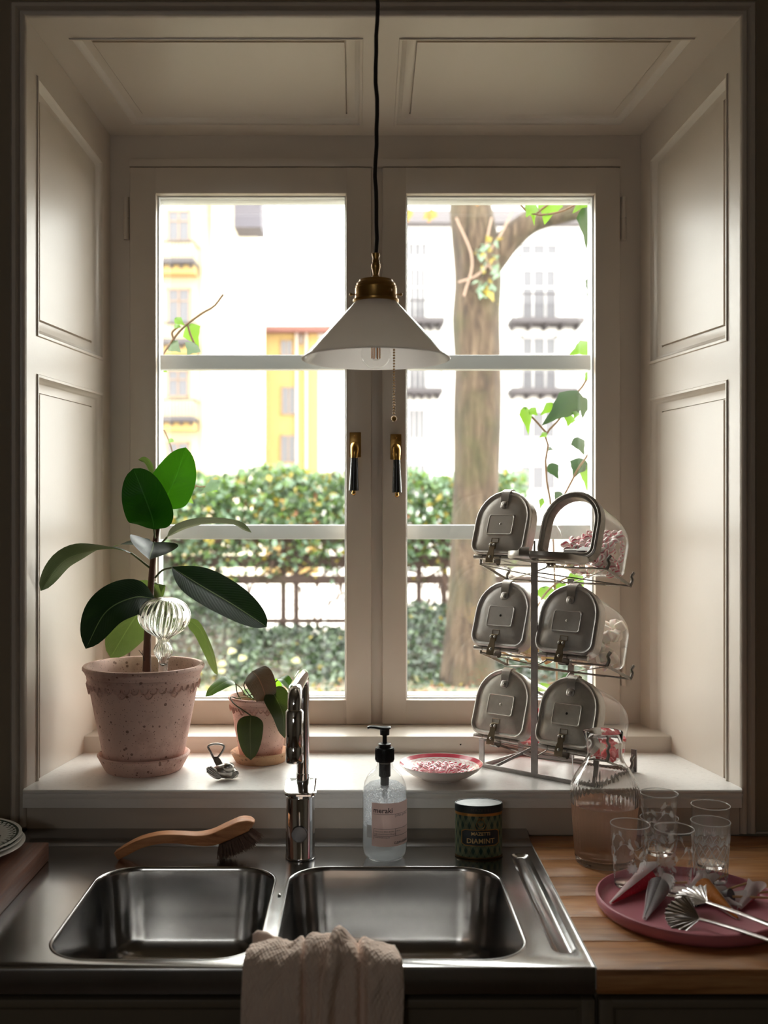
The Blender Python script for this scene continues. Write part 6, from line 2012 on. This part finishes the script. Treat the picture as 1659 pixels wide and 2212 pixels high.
HZ = (.457, .261, .071)
LIDA = plain('tin_lid_dull', (.60,.555,.51), .36, .5, .16, 50, .1, 300)
LIDB = plain('tin_lid_grey', (.53,.50,.475), .38, .5, .22, 50, .1, 300)
LIDC = plain('tin_lid_worn', (.52,.485,.43), .40, .5, .28, 70, .14, 300)
cont = {}
spec = [(0, -1, 'closed sweet container at the top left of the rack, with an empty looking clear body', LIDA, True, -.008, False),
        (0, 1, 'open sweet container at the top right with its tin lid flipped down', LIDA, True, -.014, True),
        (1, -1, 'closed tin lidded container at the left of the middle tier, with a dark centre rivet', LIDB, False, -.006, False),
        (1, 1, 'closed tin lidded container at the right of the middle tier, full of marshmallows', LIDB, True, -.002, False),
        (2, -1, 'closed tin lidded container at the lower left with a pale centre rivet', LIDC, True, -.006, False),
        (2, 1, 'closed tin lidded container at the lower right with a black scorched centre hole', LIDC, False, -.002, False)]
for row, side, lab, lm, hole, ldx, op in spec:
    pos = MID + r_*(.079*side) + Vector((0, 0, HZ[row]))
    cont[(row, side)] = container(pos, lab, lm, hole, ldx, op)

# ---- the rack itself
rack = thing('sweet_rack', 'grey steel rack of three tiers holding six sweet containers on the sill', 'rack', MID + a_*.02)
ro_ = rack.location
A = MID - r_*.122 + a_*.004; B = MID + r_*.148 + a_*.004; C = MID + r_*.148 + a_*.178; D = MID - r_*.112 + a_*.150
def fb(m, p, q, w_, t_, nrm):
    """flat bar from p to q, width w_ along nrm"""
    p, q = Vector(p)-ro_, Vector(q)-ro_
    d = (q-p).normalized(); n_ = Vector(nrm); n_ = (n_-d*n_.dot(d)).normalized(); b_ = d.cross(n_)
    vs = [p+n_*w_*.5*s1+b_*t_*.5*s2 for s1, s2 in ((1,1),(-1,1),(-1,-1),(1,-1))] + [q+n_*w_*.5*s1+b_*t_*.5*s2 for s1, s2 in ((1,1),(-1,1),(-1,-1),(1,-1))]
    m.add(vs, [(0,3,2,1),(4,5,6,7),(0,1,5,4),(1,2,6,5),(2,3,7,6),(3,0,4,7)])
up = Vector((0, 0, 1))
zb = Vector((0, 0, .0045))
m = MB()
for p, q in ((A, B), (B, C), (C, D), (D, A)):
    fb(m, p+zb, q+zb, .008, .0035, up)
ob('base_frame', m, RACKM, rack, 30)
legtop = {0: .060, 1: .060, 2: .048, 3: .050}
for k, p in enumerate((A, B, C, D)):
    m = MB(); fb(m, p + Vector((0, 0, .001)), p + Vector((0, 0, legtop[k])), .012, .0035, r_)
    ob('leg', m, RACKM, rack, 30)
FP = MID + r_*.008 + a_*.004
m = MB(); fb(m, FP + Vector((0, 0, .001)), FP + Vector((0, 0, .470)), .0145, .0035, r_); ob('front_post', m, RACKM, rack, 30)
m = MB(); m.tube([FP-ro_+Vector((0, 0, .445)), FP-ro_+Vector((0, 0, .492))], .0021, 8); ob('top_pin', m, TIND, rack)
RP = MID + r_*.006 + a_*.165
m = MB(); fb(m, RP + Vector((0, 0, .001)), RP + Vector((0, 0, .405)), .0145, .0035, r_); ob('rear_post', m, RACKM, rack, 30)
m = MB(); fb(m, A+zb+r_*.03, RP + Vector((0, 0, .075)), .006, .002, up); fb(m, B+zb-r_*.05, RP + Vector((0, 0, .075)), .006, .002, up); ob('base_brace', m, RACKM, rack, 30)
m = MB(); fb(m, FP + Vector((0, 0, .18)), RP + Vector((0, 0, .12)), .005, .0016, up); fb(m, FP + Vector((0, 0, .12)), RP + Vector((0, 0, .20)), .005, .0016, up); ob('post_brace', m, RACKM, rack, 30)
for row in range(3):
    for side in (-1, 1):
        pos = MID + r_*(.079*side) + Vector((0, 0, HZ[row]))
        Mc = Matrix.Translation(pos) @ Matrix.Rotation(-TH, 4, 'Z') @ Matrix.Rotation(-PHI, 4, 'X')
        g = lambda x, y, z: Mc @ Vector((x, y, z))
        m = MB()
        xo = .0715*side; xi = -.066*side
        for y0_ in (.050, .166):
            fb(m, g(xi, y0_, -.0035), g(xo, y0_, -.0035), .006, .0028, g(0, 1, 0)-g(0, 0, 0))
        # side bar with upturned ends
        fb(m, g(xo, .046, -.0035), g(xo, .170, -.0035), .0055, .003, up)
        for y0_ in (.050, .166):
            q = [g(xo, y0_, -.004), g(xo+.003*side, y0_, .008), g(xo-.0008*side, y0_, .016), g(xo+.003*side, y0_+.001, .026)]
            m.tube([v-ro_ for v in spline(q, 8)], [.0036]*9, 8)
        ob('cradle', m, TIND, rack, 40)
        m = MB()
        pr_, pf_ = RP + Vector((0, 0, HZ[row]-.062)), FP + Vector((0, 0, HZ[row]-.030))
        m.tube([pf_-ro_, g(xo, .166, -.005)-ro_], .0014, 6).tube([pr_-ro_, g(xo, .050, -.005)-ro_], .0014, 6)
        m.tube([pr_-ro_, g(xo*.2, .166, -.005)-ro_], .0014, 6).tube([pf_-ro_, g(xi, .05, -.005)-ro_], .0016, 6)
        ob('cross_wire', m, TIND, rack, 40)

# ---- what is in the containers
def drop_fill(key, n, d, region, seed):
    rr = random.Random(seed); pts = []; tries = 0
    while len(pts) < n and tries < n*60:
        tries += 1
        x = rr.uniform(-region[0], region[0]); y = rr.uniform(region[1], region[2])
        z = .0052 + d*.5 + max(0, abs(x)-.045)*.9
        for q in pts:
            dh2 = (q.x-x)**2 + (q.y-y)**2
            if dh2 < d*d: z = max(z, q.z + math.sqrt(d*d-dh2))
        zmax = lerp(region[3], region[4], (y-region[1])/(region[2]-region[1]))
        if z > zmax: continue
        if z > H-W/2 and math.hypot(x, z-(H-W/2)) > W/2-.012-d*.35: continue
        pts.append(Vector((x, y, z)))
    c = cont[key]
    Mc = Matrix.Translation(c.location) @ c.rotation_euler.to_matrix().to_4x4()
    return [(Mc @ p, rr) for p in pts]
RIB = N('pink_and_white_ribbon_sugar')
tr_ = RIB.n('ShaderNodeTexCoord'); sr_ = RIB.n('ShaderNodeSeparateXYZ'); RIB.l(tr_.outputs['UV'], sr_.inputs[0])
stp = RIB.math('SINE', RIB.math('MULTIPLY', sr_.outputs[0], 6.2832*3))
RIB.set(Base_Color=RIB.mix(RIB.ramp(stp, [(.40, 0), (.55, 1)]), srgb(240,226,222), srgb(216,112,130)), Roughness=.4)
def twist_sweet():
    m = MB(); L = []
    for k in range(9):
        t = k/8; y = (t-.5)*.0195; s = .0062*math.sin(PI*min(.96, max(.04, t)))**.5
        a0_ = t*1.9
        L.append([Vector((s*1.25*math.cos(a+a0_)*(1+.12*math.cos(3*a)), y, s*.85*math.sin(a+a0_)*(1+.12*math.cos(3*a)))) for a in [2*PI*j/18 for j in range(18)]])
    n = 18; vs = [p for q in L for p in q]; fs = []; uv = []
    for i in range(8):
        for k in range(n):
            k2 = (k+1) % n
            fs.append((i*n+k, i*n+k2, (i+1)*n+k2, (i+1)*n+k)); uv.append([(k/n, i/8), ((k+1)/n, i/8), ((k+1)/n, (i+1)/8), (k/n, (i+1)/8)])
    fs += [tuple(range(n-1, -1, -1)), tuple(8*n+k for k in range(n))]; uv += [[(0, 0)]*n, [(0, 1)]*n]
    return m.add(vs, fs, uv).mesh('twisted_sweet', RIB.mat, 60)
twm = twist_sweet()
for p, rr in drop_fill((0, 1), 150, .0158, (.050, .062, .158, .045, .112), 5):
    o = ob('twisted_sweet', twm, None, None, 60, None, p, (rr.uniform(0, 6.3), rr.uniform(0, 6.3), rr.uniform(0, 6.3)))
    tag(o, 'pink and white twisted sweet heaped in the open top container of the rack', 'sweet', 'pink twisted sweets in the open container')
MARW = plain('white_marshmallow', srgb(246,238,228), .8, 0, .03, 30, Subsurface_Weight=.2)
MARY = plain('pale_yellow_marshmallow', srgb(238,214,150), .8, 0, .05, 30, Subsurface_Weight=.2)
def marsh(mt, nm):
    return MB().box(-.0098, .0098, -.0098, .0098, -.0105, .0105, .0034).mesh(nm, mt, 60)
mw, my = marsh(MARW, 'marshmallow'), marsh(MARY, 'marshmallow')
for p, rr in drop_fill((1, 1), 75, .0222, (.046, .052, .152, .050, .108), 8):
    o = ob('marshmallow', mw, None, None, 60, None, p, (rr.gauss(0, .5), rr.gauss(0, .5), rr.uniform(0, 6.3)))
    tag(o, 'white marshmallow cube in the right container of the middle tier', 'marshmallow', 'white marshmallows on the middle tier')
for p, rr in drop_fill((1, -1), 36, .0222, (.046, .050, .152, .045, .075), 9):
    o = ob('marshmallow', my, None, None, 60, None, p, (rr.gauss(0, .5), rr.gauss(0, .5), rr.uniform(0, 6.3)))
    tag(o, 'pale yellow marshmallow cube in the left container of the middle tier', 'marshmallow', 'yellow marshmallows on the middle tier')
WRED = leaf_mat('red_twist_wrapper', srgb(222,70,84), srgb(222,90,100), srgb(250,90,100), .3, .35)
def wrapped():
    m = MB()
    m.ball((0, 0, 0), .0092, 16, 10, (1, 1.1, .9))
    for s in (-1, 1):
        L = []
        for y, r in ((.0085, .004), (.0105, .0022), (.0135, .0060), (.0175, .0085)):
            L.append([Vector((r*math.cos(a)*(1+.25*math.cos(5*a)), s*y, r*.6*math.sin(a)*(1+.25*math.cos(5*a)))) for a in [2*PI*k/20 for k in range(20)]])
        m.loft(L, True, True)
    return m.mesh('wrapped_sweet', WRED, 50)
wm_ = wrapped()
for key, n_, seed, lab_, grp in (((2, 1), 16, 3, 'red twist wrapped sweet at the back of the lower right container', 'red wrapped sweets lower right'), ((2, -1), 24, 4, 'red twist wrapped sweet inside the lower left container', 'red wrapped sweets lower left')):
    reg = (.045, .110, .165, .03, .07) if key[1] == 1 else (.045, .05, .16, .05, .09)
    for p, rr in drop_fill(key, n_, .0245, reg, seed):
        o = ob('wrapped_sweet', wm_, None, None, 50, None, p, (rr.gauss(0, .4), rr.gauss(0, .4), rr.uniform(0, 6.3)))
        tag(o, lab_, 'sweet', grp)
# paper tags in the open container
cM = Matrix.Translation(cont[(0, 1)].location) @ cont[(0, 1)].rotation_euler.to_matrix().to_4x4()
TAGM = plain('grey_paper_tag', srgb(176,168,164), .6, 0, .06, 30)
for k, (x, y, rz_, rx_, lab_) in enumerate(((.004, .034, .35, .5, 'folded grey paper tag leaning inside the mouth of the open container'), (.026, .032, -.3, .15, 'flat pale paper tag lying inside the mouth of the open container'))):
    m = MB()
    m.loft([[Vector((-.022, 0, .0002)), Vector((.022, 0, .0002))], [Vector((-.022, .014, .006)), Vector((.022, .014, .006))], [Vector((-.020, .026, .004)), Vector((.020, .026, .004))]], close=False)
    m.loft([[Vector((-.022, 0, .001)), Vector((.022, 0, .001))], [Vector((-.022, .014, .0068)), Vector((.022, .014, .0068))], [Vector((-.020, .026, .0048)), Vector((.020, .026, .0048))]], close=False)
    o = ob('paper_tag', m, TAGM, None, 30, None, cM @ Vector((x, y-.004, .0175 + .0085*k)), (rx_*.6, 0, -TH+rz_))
    tag(o, lab_, 'paper tag')
